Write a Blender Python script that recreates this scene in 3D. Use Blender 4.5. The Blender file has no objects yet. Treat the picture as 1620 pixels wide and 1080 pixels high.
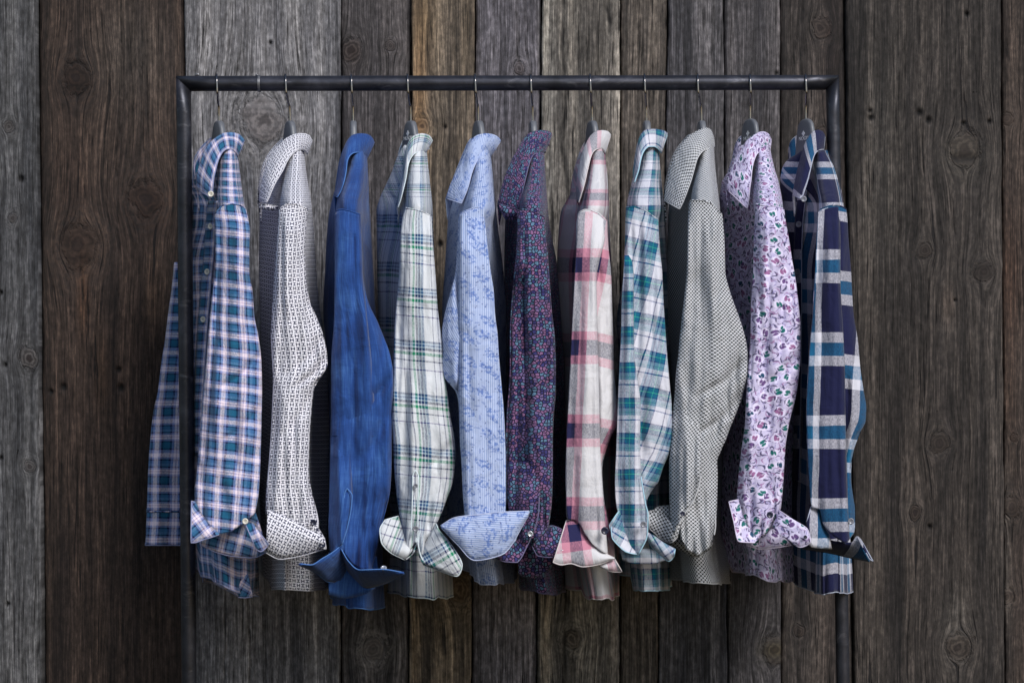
import bpy, math, random
import numpy as np
from mathutils import Vector, Matrix, noise as mnoise
random.seed(7)
# ------------------------------------------------------------------ camera, sky, sun
scene = bpy.context.scene
COL = scene.collection
D = 3.2                                  # camera distance to the rail
cam_d = bpy.data.cameras.new('camera'); cam = bpy.data.objects.new('camera', cam_d); COL.objects.link(cam)
cam.location = (0, -D, 0); cam.rotation_euler = (math.radians(90), 0, 0)
cam_d.sensor_width = 36; cam_d.lens = 36*D/1.62; cam_d.clip_end = 200
cam_d.dof.use_dof = True; cam_d.dof.focus_distance = D-0.12; cam_d.dof.aperture_fstop = 14
scene.camera = cam
SUN = Vector((0.50, -0.88, 0.74)).normalized()      # towards the sun: from behind the camera, high, a little right
w = bpy.data.worlds.new('World'); scene.world = w; w.use_nodes = True
nt = w.node_tree; bg = nt.nodes['Background']
sky = nt.nodes.new('ShaderNodeTexSky'); sky.sky_type = 'NISHITA'; sky.sun_disc = False
sky.sun_elevation = math.asin(SUN.z); sky.sun_rotation = math.atan2(SUN.x, SUN.y)
sky.air_density = 1.0; sky.dust_density = 1.0
nt.links.new(sky.outputs[0], bg.inputs[0]); bg.inputs[1].default_value = 0.09
sun_d = bpy.data.lights.new('sun', 'SUN'); sun_d.energy = 2.5; sun_d.angle = math.radians(24); sun_d.color = (1, .985, .975)
sun = bpy.data.objects.new('sun', sun_d); COL.objects.link(sun)
sun.rotation_euler = SUN.to_track_quat('Z', 'Y').to_euler()
vs = scene.view_settings
vs.view_transform = 'Standard'; vs.look = 'None'; vs.gamma = 1; vs.use_curve_mapping = False; vs.exposure = 0.22

# ------------------------------------------------------------------ helpers
def P(px, py, y=0.0):
    """a place given in millimetres of the photographed plane, at depth y"""
    s = (D+y)/D/1000
    return (px-810)*s, y, (540-py)*s
def lin(h):
    h = h.lstrip('#'); out = []
    for i in (0, 2, 4):
        c = int(h[i:i+2], 16)/255
        out.append(c/12.92 if c <= .04045 else ((c+.055)/1.055)**2.4)
    return (*out, 1)
def pchip(x, y, q):
    x = np.asarray(x, float); y = np.asarray(y, float); q = np.asarray(q, float)
    if len(x) < 3: return np.interp(q, x, y)
    h = np.diff(x); d = np.diff(y)/h
    m = np.zeros(len(x)); m[0] = d[0]; m[-1] = d[-1]
    for i in range(1, len(x)-1):
        if d[i-1]*d[i] > 0:
            w1 = 2*h[i]+h[i-1]; w2 = h[i]+2*h[i-1]
            m[i] = (w1+w2)/(w1/d[i-1]+w2/d[i])
    qc = np.clip(q, x[0], x[-1])
    k = np.clip(np.searchsorted(x, qc, side='right')-1, 0, len(x)-2)
    t = (qc-x[k])/h[k]
    return ((1+2*t)*(1-t)**2*y[k] + t*(1-t)**2*h[k]*m[k] + t*t*(3-2*t)*y[k+1] + t*t*(t-1)*h[k]*m[k+1])
def sm(a, b, x):
    t = np.clip((np.asarray(x, float)-a)/(b-a), 0, 1); return t*t*(3-2*t)
def nz(x, y, z=0.0): return mnoise.noise(Vector((x, y, z)))

class MB:
    def __init__(s): s.v = []; s.f = []; s.uv = []; s.mi = []
    def grid(s, V, UV, mi=0, flip=False):
        R, C = V.shape[:2]; b = len(s.v)
        s.v += V.reshape(-1, 3).tolist(); s.uv += UV.reshape(-1, 2).tolist()
        for i in range(R-1):
            for j in range(C-1):
                a = b+i*C+j; q = (a, a+1, a+1+C, a+C)
                s.f.append(q[::-1] if flip else q); s.mi.append(mi)
    def poly(s, verts, faces, mi=0):
        b = len(s.v); s.v += [tuple(v) for v in verts]; s.uv += [(v[0], v[2]) for v in verts]
        for f in faces: s.f.append(tuple(b+i for i in f)); s.mi.append(mi)
    def tube(s, pts, r, n=8, mi=0, cap=True):
        pts = [Vector(p) for p in pts]; rr = r if isinstance(r, (list, tuple)) else [r]*len(pts)
        b = len(s.v); prev = None
        for i, p in enumerate(pts):
            t = (pts[min(i+1, len(pts)-1)]-pts[max(i-1, 0)]).normalized()
            if prev is None:
                a = Vector((0, 1, 0)) if abs(t.y) < .9 else Vector((1, 0, 0))
                u = t.cross(a).normalized()
            else: u = (prev-t*prev.dot(t)).normalized()
            prev = u; v2 = t.cross(u)
            for k in range(n):
                an = 2*math.pi*k/n; q = p+(u*math.cos(an)+v2*math.sin(an))*rr[i]
                s.v.append(tuple(q)); s.uv.append((q.x, q.z))
        for i in range(len(pts)-1):
            for k in range(n):
                a = b+i*n+k; c = b+i*n+(k+1) % n
                s.f.append((a, c, c+n, a+n)); s.mi.append(mi)
        if cap:
            s.f.append(tuple(b+k for k in range(n))[::-1]); s.mi.append(mi)
            e = b+(len(pts)-1)*n; s.f.append(tuple(e+k for k in range(n))); s.mi.append(mi)
    def build(s, name, mats, parent=None, solid=0, smooth=True, bevel=0):
        me = bpy.data.meshes.new(name); me.from_pydata(s.v, [], s.f); me.update()
        uvl = me.uv_layers.new(name='UVMap')
        li = np.empty(len(me.loops), np.int32); me.loops.foreach_get('vertex_index', li)
        uvl.data.foreach_set('uv', np.asarray(s.uv, np.float32)[li].ravel())
        if smooth: me.polygons.foreach_set('use_smooth', [True]*len(me.polygons))
        for m in (mats if isinstance(mats, (list, tuple)) else [mats]): me.materials.append(m)
        me.polygons.foreach_set('material_index', s.mi)
        o = bpy.data.objects.new(name, me); COL.objects.link(o)
        if parent: o.parent = parent
        if solid:
            md = o.modifiers.new('cloth', 'SOLIDIFY'); md.thickness = solid; md.offset = 0
        if bevel:
            md = o.modifiers.new('edge', 'BEVEL'); md.width = bevel; md.segments = 3; md.limit_method = 'ANGLE'
        return o
def empty(name, loc=(0, 0, 0), **kw):
    o = bpy.data.objects.new(name, None); COL.objects.link(o); o.location = loc; o.empty_display_size = .05
    for k, v in kw.items(): o[k] = v
    return o
def attach(o, parent):
    o.parent = parent
    if parent.type == 'EMPTY': o.matrix_parent_inverse = Matrix.Translation(-parent.location)
    return o

class G:
    """small node-graph writer"""
    def __init__(s, name, rough=.8):
        s.m = bpy.data.materials.new(name); s.m.use_nodes = True; s.t = s.m.node_tree
        s.b = s.t.nodes['Principled BSDF']; s.b.inputs['Roughness'].default_value = rough
    def put(s, sock, v):
        if isinstance(v, bpy.types.NodeSocket): s.t.links.new(v, sock)
        elif v is not None:
            try: sock.default_value = v
            except Exception: sock.default_value = tuple(v)[:3]
    def n(s, kind, ins=(), **kw):
        nd = s.t.nodes.new('ShaderNode'+kind)
        for k, v in kw.items(): setattr(nd, k, v)
        for k, v in (ins.items() if isinstance(ins, dict) else enumerate(ins)): s.put(nd.inputs[k], v)
        return nd
    def math(s, op, a, b=None, c=None, clamp=False):
        nd = s.n('Math', [x for x in (a, b, c) if x is not None], operation=op, use_clamp=clamp); return nd.outputs[0]
    def vec(s, x, y, z=0.0): return s.n('CombineXYZ', (x, y, z)).outputs[0]
    def vm(s, op, a, b=None):
        nd = s.n('VectorMath', operation=op); s.put(nd.inputs[0], a)
        if b is not None: s.put(nd.inputs[3] if op == 'SCALE' else nd.inputs[1], b)
        return nd.outputs[0]
    def uv(s):
        o = s.n('UVMap', uv_map='UVMap').outputs[0]; x = s.n('SeparateXYZ', (o,)); return o, x.outputs[0], x.outputs[1]
    def noise(s, v, scale, detail=3, rough=.5, dist=0):
        nd = s.n('TexNoise', {'Vector': v, 'Scale': scale, 'Detail': detail, 'Roughness': rough, 'Distortion': dist}); return nd.outputs[0]
    def mix(s, f, a, b, mode='MIX'):
        nd = s.n('MixRGB', (f, a, b), blend_type=mode); return nd.outputs[0]
    def ramp(s, f, stops, interp='LINEAR'):
        nd = s.n('ValToRGB', (f,)); cr = nd.color_ramp; cr.interpolation = interp
        cr.elements[0].position = stops[0][0]; cr.elements[0].color = stops[0][1]
        cr.elements[1].position = stops[1][0]; cr.elements[1].color = stops[1][1]
        for p, c in stops[2:]:
            e = cr.elements.new(p); e.color = c
        return nd.outputs[0]
    def step(s, x, lo, hi):
        return s.n('MapRange', {'Value': x, 'From Min': lo, 'From Max': hi, 'To Min': 0.0, 'To Max': 1.0}, interpolation_type='SMOOTHSTEP').outputs[0]
    def bump(s, h, dist, strength=1.0, normal=None):
        return s.n('Bump', {'Height': h, 'Distance': dist, 'Strength': strength, 'Normal': normal}).outputs[0]
    def done(s, col=None, normal=None, rough=None):
        if col is not None: s.put(s.b.inputs['Base Color'], col)
        if normal is not None: s.put(s.b.inputs['Normal'], normal)
        if rough is not None: s.put(s.b.inputs['Roughness'], rough)
        return s.m
# ------------------------------------------------------------------ cloth
def cloth_finish(g, col, uvv, weave=.10, sheen=.12, wr=1.0):
    u = uvv
    n1 = g.noise(g.vm('MULTIPLY', u, (900, 900, 1)), 1.0, 1)
    n2 = g.noise(g.vm('MULTIPLY', u, (60, 14, 1)), 1.0, 2)
    n3 = g.noise(u, 26, 3, .5, .6)
    n4 = g.noise(g.vm('MULTIPLY', u, (110, 30, 1)), 1.0, 3, .6, 1.0)
    f = g.math('ADD', g.math('MULTIPLY', g.math('SUBTRACT', n1, .5), weave*2.4), g.math('MULTIPLY', g.math('SUBTRACT', n2, .5), weave*1.5))
    k = g.math('ADD', f, 1.0)
    col = g.mix(1.0, col, g.n('CombineColor', (k, k, k)).outputs[0], 'MULTIPLY')
    h = g.math('ADD', g.math('ADD', g.math('MULTIPLY', n1, .04), g.math('MULTIPLY', n3, .9)), g.math('MULTIPLY', n4, .35))
    nb = g.bump(h, .006*wr, .7)
    g.b.inputs['Sheen Weight'].default_value = sheen; g.b.inputs['Specular IOR Level'].default_value = .25
    return g.done(col, nb, .88)
def sett(stops, period):
    return [(p/period, lin(c)) for p, c in stops]
def plaid(name, warp, wp, weft, fp, **kw):
    g = G(name); v, u, w_ = g.uv()
    wob = g.math('MULTIPLY', g.math('SUBTRACT', g.noise(v, 18, 2), .5), .004)
    fu = g.math('FRACT', g.math('ADD', g.math('MULTIPLY', g.math('ADD', u, wob), 1000/wp), 100.0))
    fw = g.math('FRACT', g.math('ADD', g.math('MULTIPLY', g.math('ADD', w_, wob), 1000/fp), 100.0))
    a = g.ramp(fu, sett(warp, wp), 'CONSTANT'); b = g.ramp(fw, sett(weft, fp), 'CONSTANT')
    tw = g.noise(g.vm('MULTIPLY', v, (700, 260, 1)), 1.0, 1)
    f = g.math('ADD', g.math('MULTIPLY', g.math('SUBTRACT', tw, .5), .9), .5, clamp=True)
    return cloth_finish(g, g.mix(f, a, b), v, **kw)
def motif(g, v, pitch, rnd=.9, off=(0, 0, 0), spin=1.0):
    p = g.vm('ADD', v, off)
    vo = g.n('TexVoronoi', {'Vector': p, 'Scale': 1/pitch, 'Randomness': rnd}, voronoi_dimensions='2D', feature='F1')
    loc = g.vm('SCALE', g.vm('SUBTRACT', p, vo.outputs['Position']), 1/pitch)
    sc = g.n('SeparateXYZ', (vo.outputs['Color'],))
    ang = g.math('MULTIPLY', sc.outputs[0], 6.283*spin)
    rot = g.n('VectorRotate', {'Vector': loc, 'Angle': ang}, rotation_type='Z_AXIS').outputs[0]
    xy = g.n('SeparateXYZ', (rot,)); return xy.outputs[0], xy.outputs[1], sc.outputs[1], sc.outputs[2]
def ell(g, x, y, a, b, soft=.25):
    r = g.math('ADD', g.math('POWER', g.math('ABSOLUTE', g.math('DIVIDE', x, a)), 2.0), g.math('POWER', g.math('ABSOLUTE', g.math('DIVIDE', y, b)), 2.0))
    return g.math('SUBTRACT', 1.0, g.step(r, 1-soft, 1+soft))
def NAVYTEAL():
    wa = [(0, '#131b45'), (2.6, '#1c5f80'), (11.4, '#131b45'), (14, '#7f89ba'), (17, '#eadbe6'), (20, '#a791b2'), (21.2, '#eadbe6'), (24, '#8a93c2'), (26.6, '#161f4a'), (29, '#5f86b2'), (33, '#3f6c9e'), (37.5, '#161f4a'), (40, '#8690c0'), (43, '#eadbe6'), (49, '#8791bf')]
    return plaid('blue_tartan_cotton', wa, 52, wa, 54)
def WHITEGREEN():
    wa = [(0, '#d2d5d9'), (9, '#2a2f5c'), (10.6, '#d2d5d9'), (19, '#1d2a58'), (21.2, '#d2d5d9'), (26, '#12805c'), (29.5, '#d2d5d9'), (31.5, '#0d2350'), (34.5, '#b3c8d0'), (36, '#17386a'), (39.5, '#b3c8d0'), (41, '#2c5c86'), (45, '#d2d5d9')]
    we = [(0, '#d2d5d9'), (8, '#4d4378'), (10, '#d2d5d9'), (22, '#101f48'), (24.6, '#d2d5d9'), (32, '#128258'), (36.5, '#d2d5d9'), (40, '#0e1e4c'), (43.8, '#b3c8d4'), (46, '#2a5884'), (49.5, '#b3c8d4'), (51.5, '#1d4068'), (55, '#d2d5d9')]
    wa = [(p*.82, c) for p, c in wa]; return plaid('white_green_plaid_cotton', wa, 43, we, 84)
def PINKBIG():
    wa = [(0, '#d3d1d4'), (36, '#c9879b'), (48, '#23244c'), (66, '#c9879b'), (78, '#d3d1d4')]
    we = [(0, '#d3d1d4'), (79, '#c9879b'), (93, '#23244c'), (117, '#c9879b')]
    return plaid('pink_window_plaid_cotton', wa, 96, we, 131)
def TEALP():
    wa = [(0, '#d0d0da'), (9.5, '#14255c'), (12, '#d0d0da'), (20, '#7793ab'), (23.5, '#15306a'), (26, '#7793ab'), (31, '#20306a'), (33, '#0a5f7c'), (41, '#3fb08c'), (42, '#0a5f7c'), (50, '#20306a'), (52, '#d0d0da')]
    we = [(0, '#d0d0da'), (9, '#34487c'), (11.4, '#d0d0da'), (19, '#7393a6'), (24, '#1f7a74'), (25.2, '#7393a6'), (32, '#1c2c66'), (34.5, '#0a5f7c'), (42, '#49c08e'), (43.2, '#0a5f7c'), (50, '#1c2c66'), (52.5, '#d0d0da')]
    wa = [(p*.8, c) for p, c in wa]; we = [(p*.85, c) for p, c in we]; return plaid('teal_plaid_cotton', wa, 49.6, we, 56.1)
def NAVYBIG():
    wa = [(0, '#171a40'), (46, '#d3d2dc'), (58, '#1a6690'), (76, '#d3d2dc'), (86, '#171a40')]
    we = [(0, '#171a40'), (76, '#d6d4de'), (92, '#1a6690'), (113, '#d6d4de'), (129, '#171a40')]
    return plaid('navy_window_plaid_cotton', wa, 100, we, 131)
def HPRINT():
    g = G('white_geometric_print_cotton'); v, u, w_ = g.uv()
    P_ = 6.8
    a = g.math('MULTIPLY', g.math('ADD', u, 10.0), 1000/P_); b = g.math('MULTIPLY', g.math('ADD', w_, 10.0), 1000/P_)
    par = g.math('MODULO', g.math('ADD', g.math('FLOOR', a), g.math('FLOOR', b)), 2.0)
    x = g.math('ABSOLUTE', g.math('SUBTRACT', g.math('FRACT', a), .5)); y = g.math('ABSOLUTE', g.math('SUBTRACT', g.math('FRACT', b), .5))
    def mixv(p, q): return g.math('ADD', g.math('MULTIPLY', p, g.math('SUBTRACT', 1.0, par)), g.math('MULTIPLY', q, par))
    X = mixv(x, y); Y = mixv(y, x)
    leg = g.math('MULTIPLY', g.math('MULTIPLY', g.math('GREATER_THAN', X, .18), g.math('LESS_THAN', X, .37)), g.math('LESS_THAN', Y, .38))
    bar = g.math('MULTIPLY', g.math('LESS_THAN', X, .2), g.math('LESS_THAN', Y, .10))
    return cloth_finish(g, g.mix(g.math('MAXIMUM', leg, bar), lin('#e4e3ea'), lin('#1b1f42')), v)
def RINGS():
    g = G('black_dotted_print_cotton'); v, u, w_ = g.uv(); Q = 5.8
    def dots(o):
        a = g.math('SUBTRACT', g.math('FRACT', g.math('ADD', g.math('MULTIPLY', g.math('ADD', u, 10.0), 1000/Q), o)), .5)
        b = g.math('SUBTRACT', g.math('FRACT', g.math('ADD', g.math('MULTIPLY', g.math('ADD', w_, 10.0), 1000/Q), o)), .5)
        r = g.math('SQRT', g.math('ADD', g.math('MULTIPLY', a, a), g.math('MULTIPLY', b, b)))
        return g.math('SUBTRACT', g.math('SUBTRACT', 1.0, g.step(r, .26, .33)), g.math('SUBTRACT', 1.0, g.step(r, .05, .10)))
    d = g.math('MAXIMUM', dots(0.0), dots(.5), clamp=True)
    return cloth_finish(g, g.mix(d, lin('#12141c'), lin('#d6d8dc')), v)
def DENIM():
    g = G('blue_denim'); v, u, w_ = g.uv()
    s1 = g.noise(g.vm('MULTIPLY', v, (520, 22, 1)), 1.0, 3); s2 = g.noise(g.vm('MULTIPLY', v, (60, 700, 1)), 1.0, 2); s3 = g.noise(v, 14, 3)
    s = g.math('ADD', g.math('ADD', g.math('MULTIPLY', s1, .4), g.math('MULTIPLY', s2, .1)), g.math('MULTIPLY', s3, .5))
    return cloth_finish(g, g.ramp(s, [(.28, lin('#142c5e')), (.5, lin('#234787')), (.76, lin('#4c78b6'))]), v, weave=.14)
def LEAFS():
    g = G('light_blue_striped_print_cotton'); v, u, w_ = g.uv()
    st = g.step(g.math('ABSOLUTE', g.math('SUBTRACT', g.math('FRACT', g.math('MULTIPLY', g.math('ADD', u, 10.0), 1000/3.0)), .5)), .2, .32)
    c = g.mix(st, lin('#8c9fca'), lin('#bdc8e2'))
    wv = g.vm('ADD', v, g.vm('SCALE', g.n('TexNoise', {'Vector': v, 'Scale': 120.0, 'Detail': 2.0}).outputs['Color'], .006))
    x, y, r1, r2 = motif(g, wv, .030, .8, spin=.12)
    bl = g.math('MULTIPLY', ell(g, g.math('ADD', x, g.math('MULTIPLY', y, .8)), y, .46, .24), g.step(g.noise(v, 230, 3), .42, .6))
    c = g.mix(g.math('MULTIPLY', bl, .75), c, lin('#4568b0'))
    x, y, r1, r2 = motif(g, wv, .017, 1, (.3, .7, 0)); c = g.mix(g.math('MULTIPLY', ell(g, x, y, .26, .09), .4), c, lin('#4a62a6'))
    x, y, r1, r2 = motif(g, wv, .012, 1, (.1, .9, 0)); c = g.mix(g.math('MULTIPLY', ell(g, x, y, .10, .09), .6), c, lin('#2f3f7c'))
    return cloth_finish(g, c, v)
def MOSAIC():
    g = G('dark_purple_mosaic_cotton'); v, u, w_ = g.uv()
    kw = {'Vector': v, 'Scale': 205.0, 'Randomness': .9}
    e = g.n('TexVoronoi', kw, voronoi_dimensions='2D', feature='DISTANCE_TO_EDGE').outputs[0]
    f = g.n('TexVoronoi', kw, voronoi_dimensions='2D', feature='F1')
    r = g.n('SeparateXYZ', (f.outputs['Color'],)).outputs[0]
    cc = g.ramp(r, [(0, lin('#946a94')), (.32, lin('#6489a6')), (.58, lin('#3f3d78')), (.78, lin('#7f6c9c'))], 'CONSTANT')
    m = g.math('MULTIPLY', g.step(e, .10, .20), .80)
    mid = g.math('SUBTRACT', 1.0, g.step(f.outputs['Distance'], .08, .16))
    c = g.mix(m, lin('#17142e'), cc); c = g.mix(g.math('MULTIPLY', mid, .7), c, lin('#1d1936'))
    return cloth_finish(g, c, v)
def BUTTERFLY():
    g = G('lavender_print_cotton'); v, u, w_ = g.uv()
    c = lin('#c8c0de')
    wv = g.vm('ADD', v, g.vm('SCALE', g.n('TexNoise', {'Vector': v, 'Scale': 110.0, 'Detail': 2.0}).outputs['Color'], .007))
    for pitch, off, a, b_, col, am, bd in ((.0105, (.2, .4, 0), .42, .10, '#4c4268', .95, 1.6), (.013, (.61, .33, 0), .44, .09, '#38345c', .9, -1.2), (.014, (.7, .1, 0), .40, .07, '#a07aa6', .9, 2.2), (.009, (.9, .5, 0), .30, .10, '#8f86b8', .7, 0.5)):
        x, y, r1, r2 = motif(g, wv, pitch, 1, off); bend = g.math('MULTIPLY', g.math('MULTIPLY', x, x), bd)
        c = g.mix(g.math('MULTIPLY', ell(g, x, g.math('SUBTRACT', y, bend), a, b_), am), c, lin(col))
    x, y, r1, r2 = motif(g, wv, .020, .95, (.5, .5, 0))
    hal = ell(g, x, y, .40, .33); c = g.mix(hal, c, lin('#e0d8f2'))
    for ox, oy, a, b_ in ((-.09, .04, .13, .22), (.13, -.05, .09, .17)):
        bl = ell(g, g.math('ADD', x, -ox), g.math('ADD', y, -oy), a, b_, .4)
        c = g.mix(bl, c, g.ramp(r1, [(0, lin('#176a66')), (.40, lin('#1b4763')), (.52, lin('#94638f')), (.8, lin('#6b4f83'))], 'CONSTANT'))
    c = g.mix(g.math('MULTIPLY', ell(g, g.math('ADD', x, -.03), g.math('ADD', y, -.2), .16, .05), .9), c, lin('#3a3560'))
    return cloth_finish(g, c, v)
def plain(name, hexc, rough=.8, metal=0, bumpd=0):
    g = G(name, rough); g.b.inputs['Metallic'].default_value = metal
    n = g.noise(g.n('TexCoord').outputs['Object'], 90, 3)
    c = g.mix(n, tuple(x*.85 for x in lin(hexc)[:3])+(1,), tuple(min(1, x*1.12) for x in lin(hexc)[:3])+(1,))
    return g.done(c, g.bump(n, bumpd or .0003))
def STEEL():
    g = G('blackened_steel', .38); g.b.inputs['Metallic'].default_value = .65
    o = g.n('TexCoord').outputs['Object']
    a = g.noise(o, 22, 4, .6, .4); b = g.noise(g.vm('MULTIPLY', o, (30, 160, 160)), 1.0, 4, .6)
    sc = g.step(g.noise(g.vm('MULTIPLY', o, (16, 60, 60)), 1.0, 5, .65, .8), .57, .72)
    c = g.ramp(a, [(.3, lin('#2a2b30')), (.55, lin('#3b3c44')), (.75, lin('#53545d'))])
    c = g.mix(g.math('MULTIPLY', sc, .2), c, lin('#a9a8b0'))
    rough = g.math('ADD', g.math('MULTIPLY', b, .3), .24)
    return g.done(c, g.bump(b, .0006, .5), rough)
def WOOD():
    g = G('weathered_planks', .85)
    at = lambda nme, k: g.n('Attribute', attribute_name=nme).outputs[k]
    gv = at('grain', 'Vector'); tint = at('tint', 'Color'); x = g.n('SeparateXYZ', (gv,))
    kd = g.n('SeparateXYZ', (at('marks', 'Vector'),)); knot, crack, mz = kd.outputs; rough_ = g.math('FRACT', mz); kst = g.math('MULTIPLY', g.math('FLOOR', mz), .1)
    # grain coordinates in metres: across, along, plank number
    warp = g.math('MULTIPLY', g.math('SUBTRACT', g.noise(g.vm('MULTIPLY', gv, (9, 1.6, 1)), 1.0, 3), .5), .018)
    gx = g.math('ADD', x.outputs[0], warp)
    c1 = g.vec(g.math('MULTIPLY', gx, 620.0), g.math('MULTIPLY', x.outputs[1], 18.0), x.outputs[2])
    c2 = g.vec(g.math('MULTIPLY', gx, 190.0), g.math('MULTIPLY', x.outputs[1], 4.0), x.outputs[2])
    c3 = g.vec(g.math('MULTIPLY', gx, 32.0), g.math('MULTIPLY', x.outputs[1], 1.5), x.outputs[2])
    c4 = g.vec(g.math('MULTIPLY', gx, 190.0), g.math('MULTIPLY', x.outputs[1], 7.0), g.math('ADD', x.outputs[2], 5.0))
    c5 = g.vec(g.math('MULTIPLY', gx, 150.0), g.math('MULTIPLY', x.outputs[1], 70.0), x.outputs[2])
    n1 = g.noise(c1, 1.0, 4, .62); n2 = g.noise(c2, 1.0, 4, .6, .3); n3 = g.noise(c3, 1.0, 3, .55, .4); n4 = g.noise(c4, 1.0, 3, .6); n5 = g.noise(c5, 1.0, 4, .65)
    split = g.math('MULTIPLY', g.math('SUBTRACT', 1.0, g.step(n4, .31, .41)), g.math('ADD', g.step(n3, .42, .60), rough_), clamp=True)
    s = g.math('ADD', g.math('ADD', g.math('MULTIPLY', n1, .40), g.math('MULTIPLY', n2, .30)), g.math('MULTIPLY', n5, .30))
    tint = g.mix(1.0, tint, (.93, .90, .88, 1), 'MULTIPLY')
    k = g.ramp(s, [(.36, (.09, .088, .086, 1)), (.44, (.50, .495, .49, 1)), (.52, (1.0, 1.0, 1.0, 1)), (.62, (2.5, 2.48, 2.44, 1))])
    c = g.mix(1.0, tint, k, 'MULTIPLY')
    big = g.ramp(n3, [(.32, (.42, .43, .46, 1)), (.5, (1, 1, 1, 1)), (.68, (1.65, 1.63, 1.58, 1))])
    c = g.mix(1.0, c, big, 'MULTIPLY')
    # growth rings in and about the knots
    ob = g.n('TexCoord').outputs['Object']
    wob = g.noise(g.vm('MULTIPLY', ob, (55, 1, 45)), 1.0, 3, .6)
    brk = g.noise(g.vm('MULTIPLY', ob, (170, 1, 120)), 1.0, 3, .65)
    kr = g.math('ADD', knot, g.math('MULTIPLY', g.math('SUBTRACT', wob, .5), 1.1))
    ring = g.math('SINE', g.math('MULTIPLY', kr, 17.0))
    inside = g.math('SUBTRACT', 1.0, g.step(kr, .7, 1.15)); core = g.math('SUBTRACT', 1.0, g.step(kr, .10, .50))
    rim = g.math('MULTIPLY', g.math('MULTIPLY', g.step(kr, .80, .98), g.math('SUBTRACT', 1.0, g.step(kr, .98, 1.30))), g.step(brk, .38, .60))
    kc = g.mix(g.math('ADD', g.math('MULTIPLY', ring, .5), .5), (.30, .25, .23, 1), (1.15, 1.05, .98, 1))
    kc = g.mix(1.0, g.mix(1.0, tint, g.mix(.6, (1, 1, 1, 1), g.ramp(brk, [(.35, (.35, .34, .33, 1)), (.65, (1.6, 1.55, 1.5, 1))])), 'MULTIPLY'), kc, 'MULTIPLY')
    c = g.mix(g.math('MULTIPLY', inside, g.math('ADD', .45, g.math('MULTIPLY', kst, .45))), c, kc)
    c = g.mix(g.math('MULTIPLY', rim, g.math('ADD', .25, g.math('MULTIPLY', kst, .65))), c, (.012, .010, .010, 1))
    c = g.mix(g.math('MULTIPLY', core, g.math('ADD', g.math('MULTIPLY', kst, .5), .4)), c, (.014, .009, .009, 1))
    halo = g.math('MULTIPLY', g.math('MULTIPLY', g.step(kr, 1.0, 1.2), g.math('SUBTRACT', 1.0, g.step(kr, 1.3, 3.0))), g.math('ADD', g.math('MULTIPLY', g.math('SINE', g.math('MULTIPLY', kr, 15.0)), .5), .5))
    c = g.mix(g.math('MULTIPLY', halo, .42), c, (.02, .018, .018, 1))
    lite = g.math('MULTIPLY', g.math('MULTIPLY', g.step(kr, .9, 1.3), g.math('SUBTRACT', 1.0, g.step(kr, 1.3, 2.2))), g.math('MULTIPLY', g.math('SUBTRACT', 1.0, kst), g.step(brk, .42, .62)))
    c = g.mix(g.math('MULTIPLY', lite, .45), c, g.mix(1.0, tint, (2.4, 2.35, 2.25, 1), 'MULTIPLY'))
    c = g.mix(g.math('MULTIPLY', split, .86), c, (.008, .007, .008, 1))
    c = g.mix(g.math('MULTIPLY', crack, 1.0, clamp=True), c, (.005, .0045, .005, 1))
    h = g.math('ADD', g.math('ADD', g.math('MULTIPLY', n1, .35), g.math('MULTIPLY', n2, .6)), g.math('MULTIPLY', split, -1.0))
    h = g.math('SUBTRACT', h, g.math('MULTIPLY', rim, .5))
    g.b.inputs['Specular IOR Level'].default_value = .3
    return g.done(c, g.bump(h, .0035, .8), .8)
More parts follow.
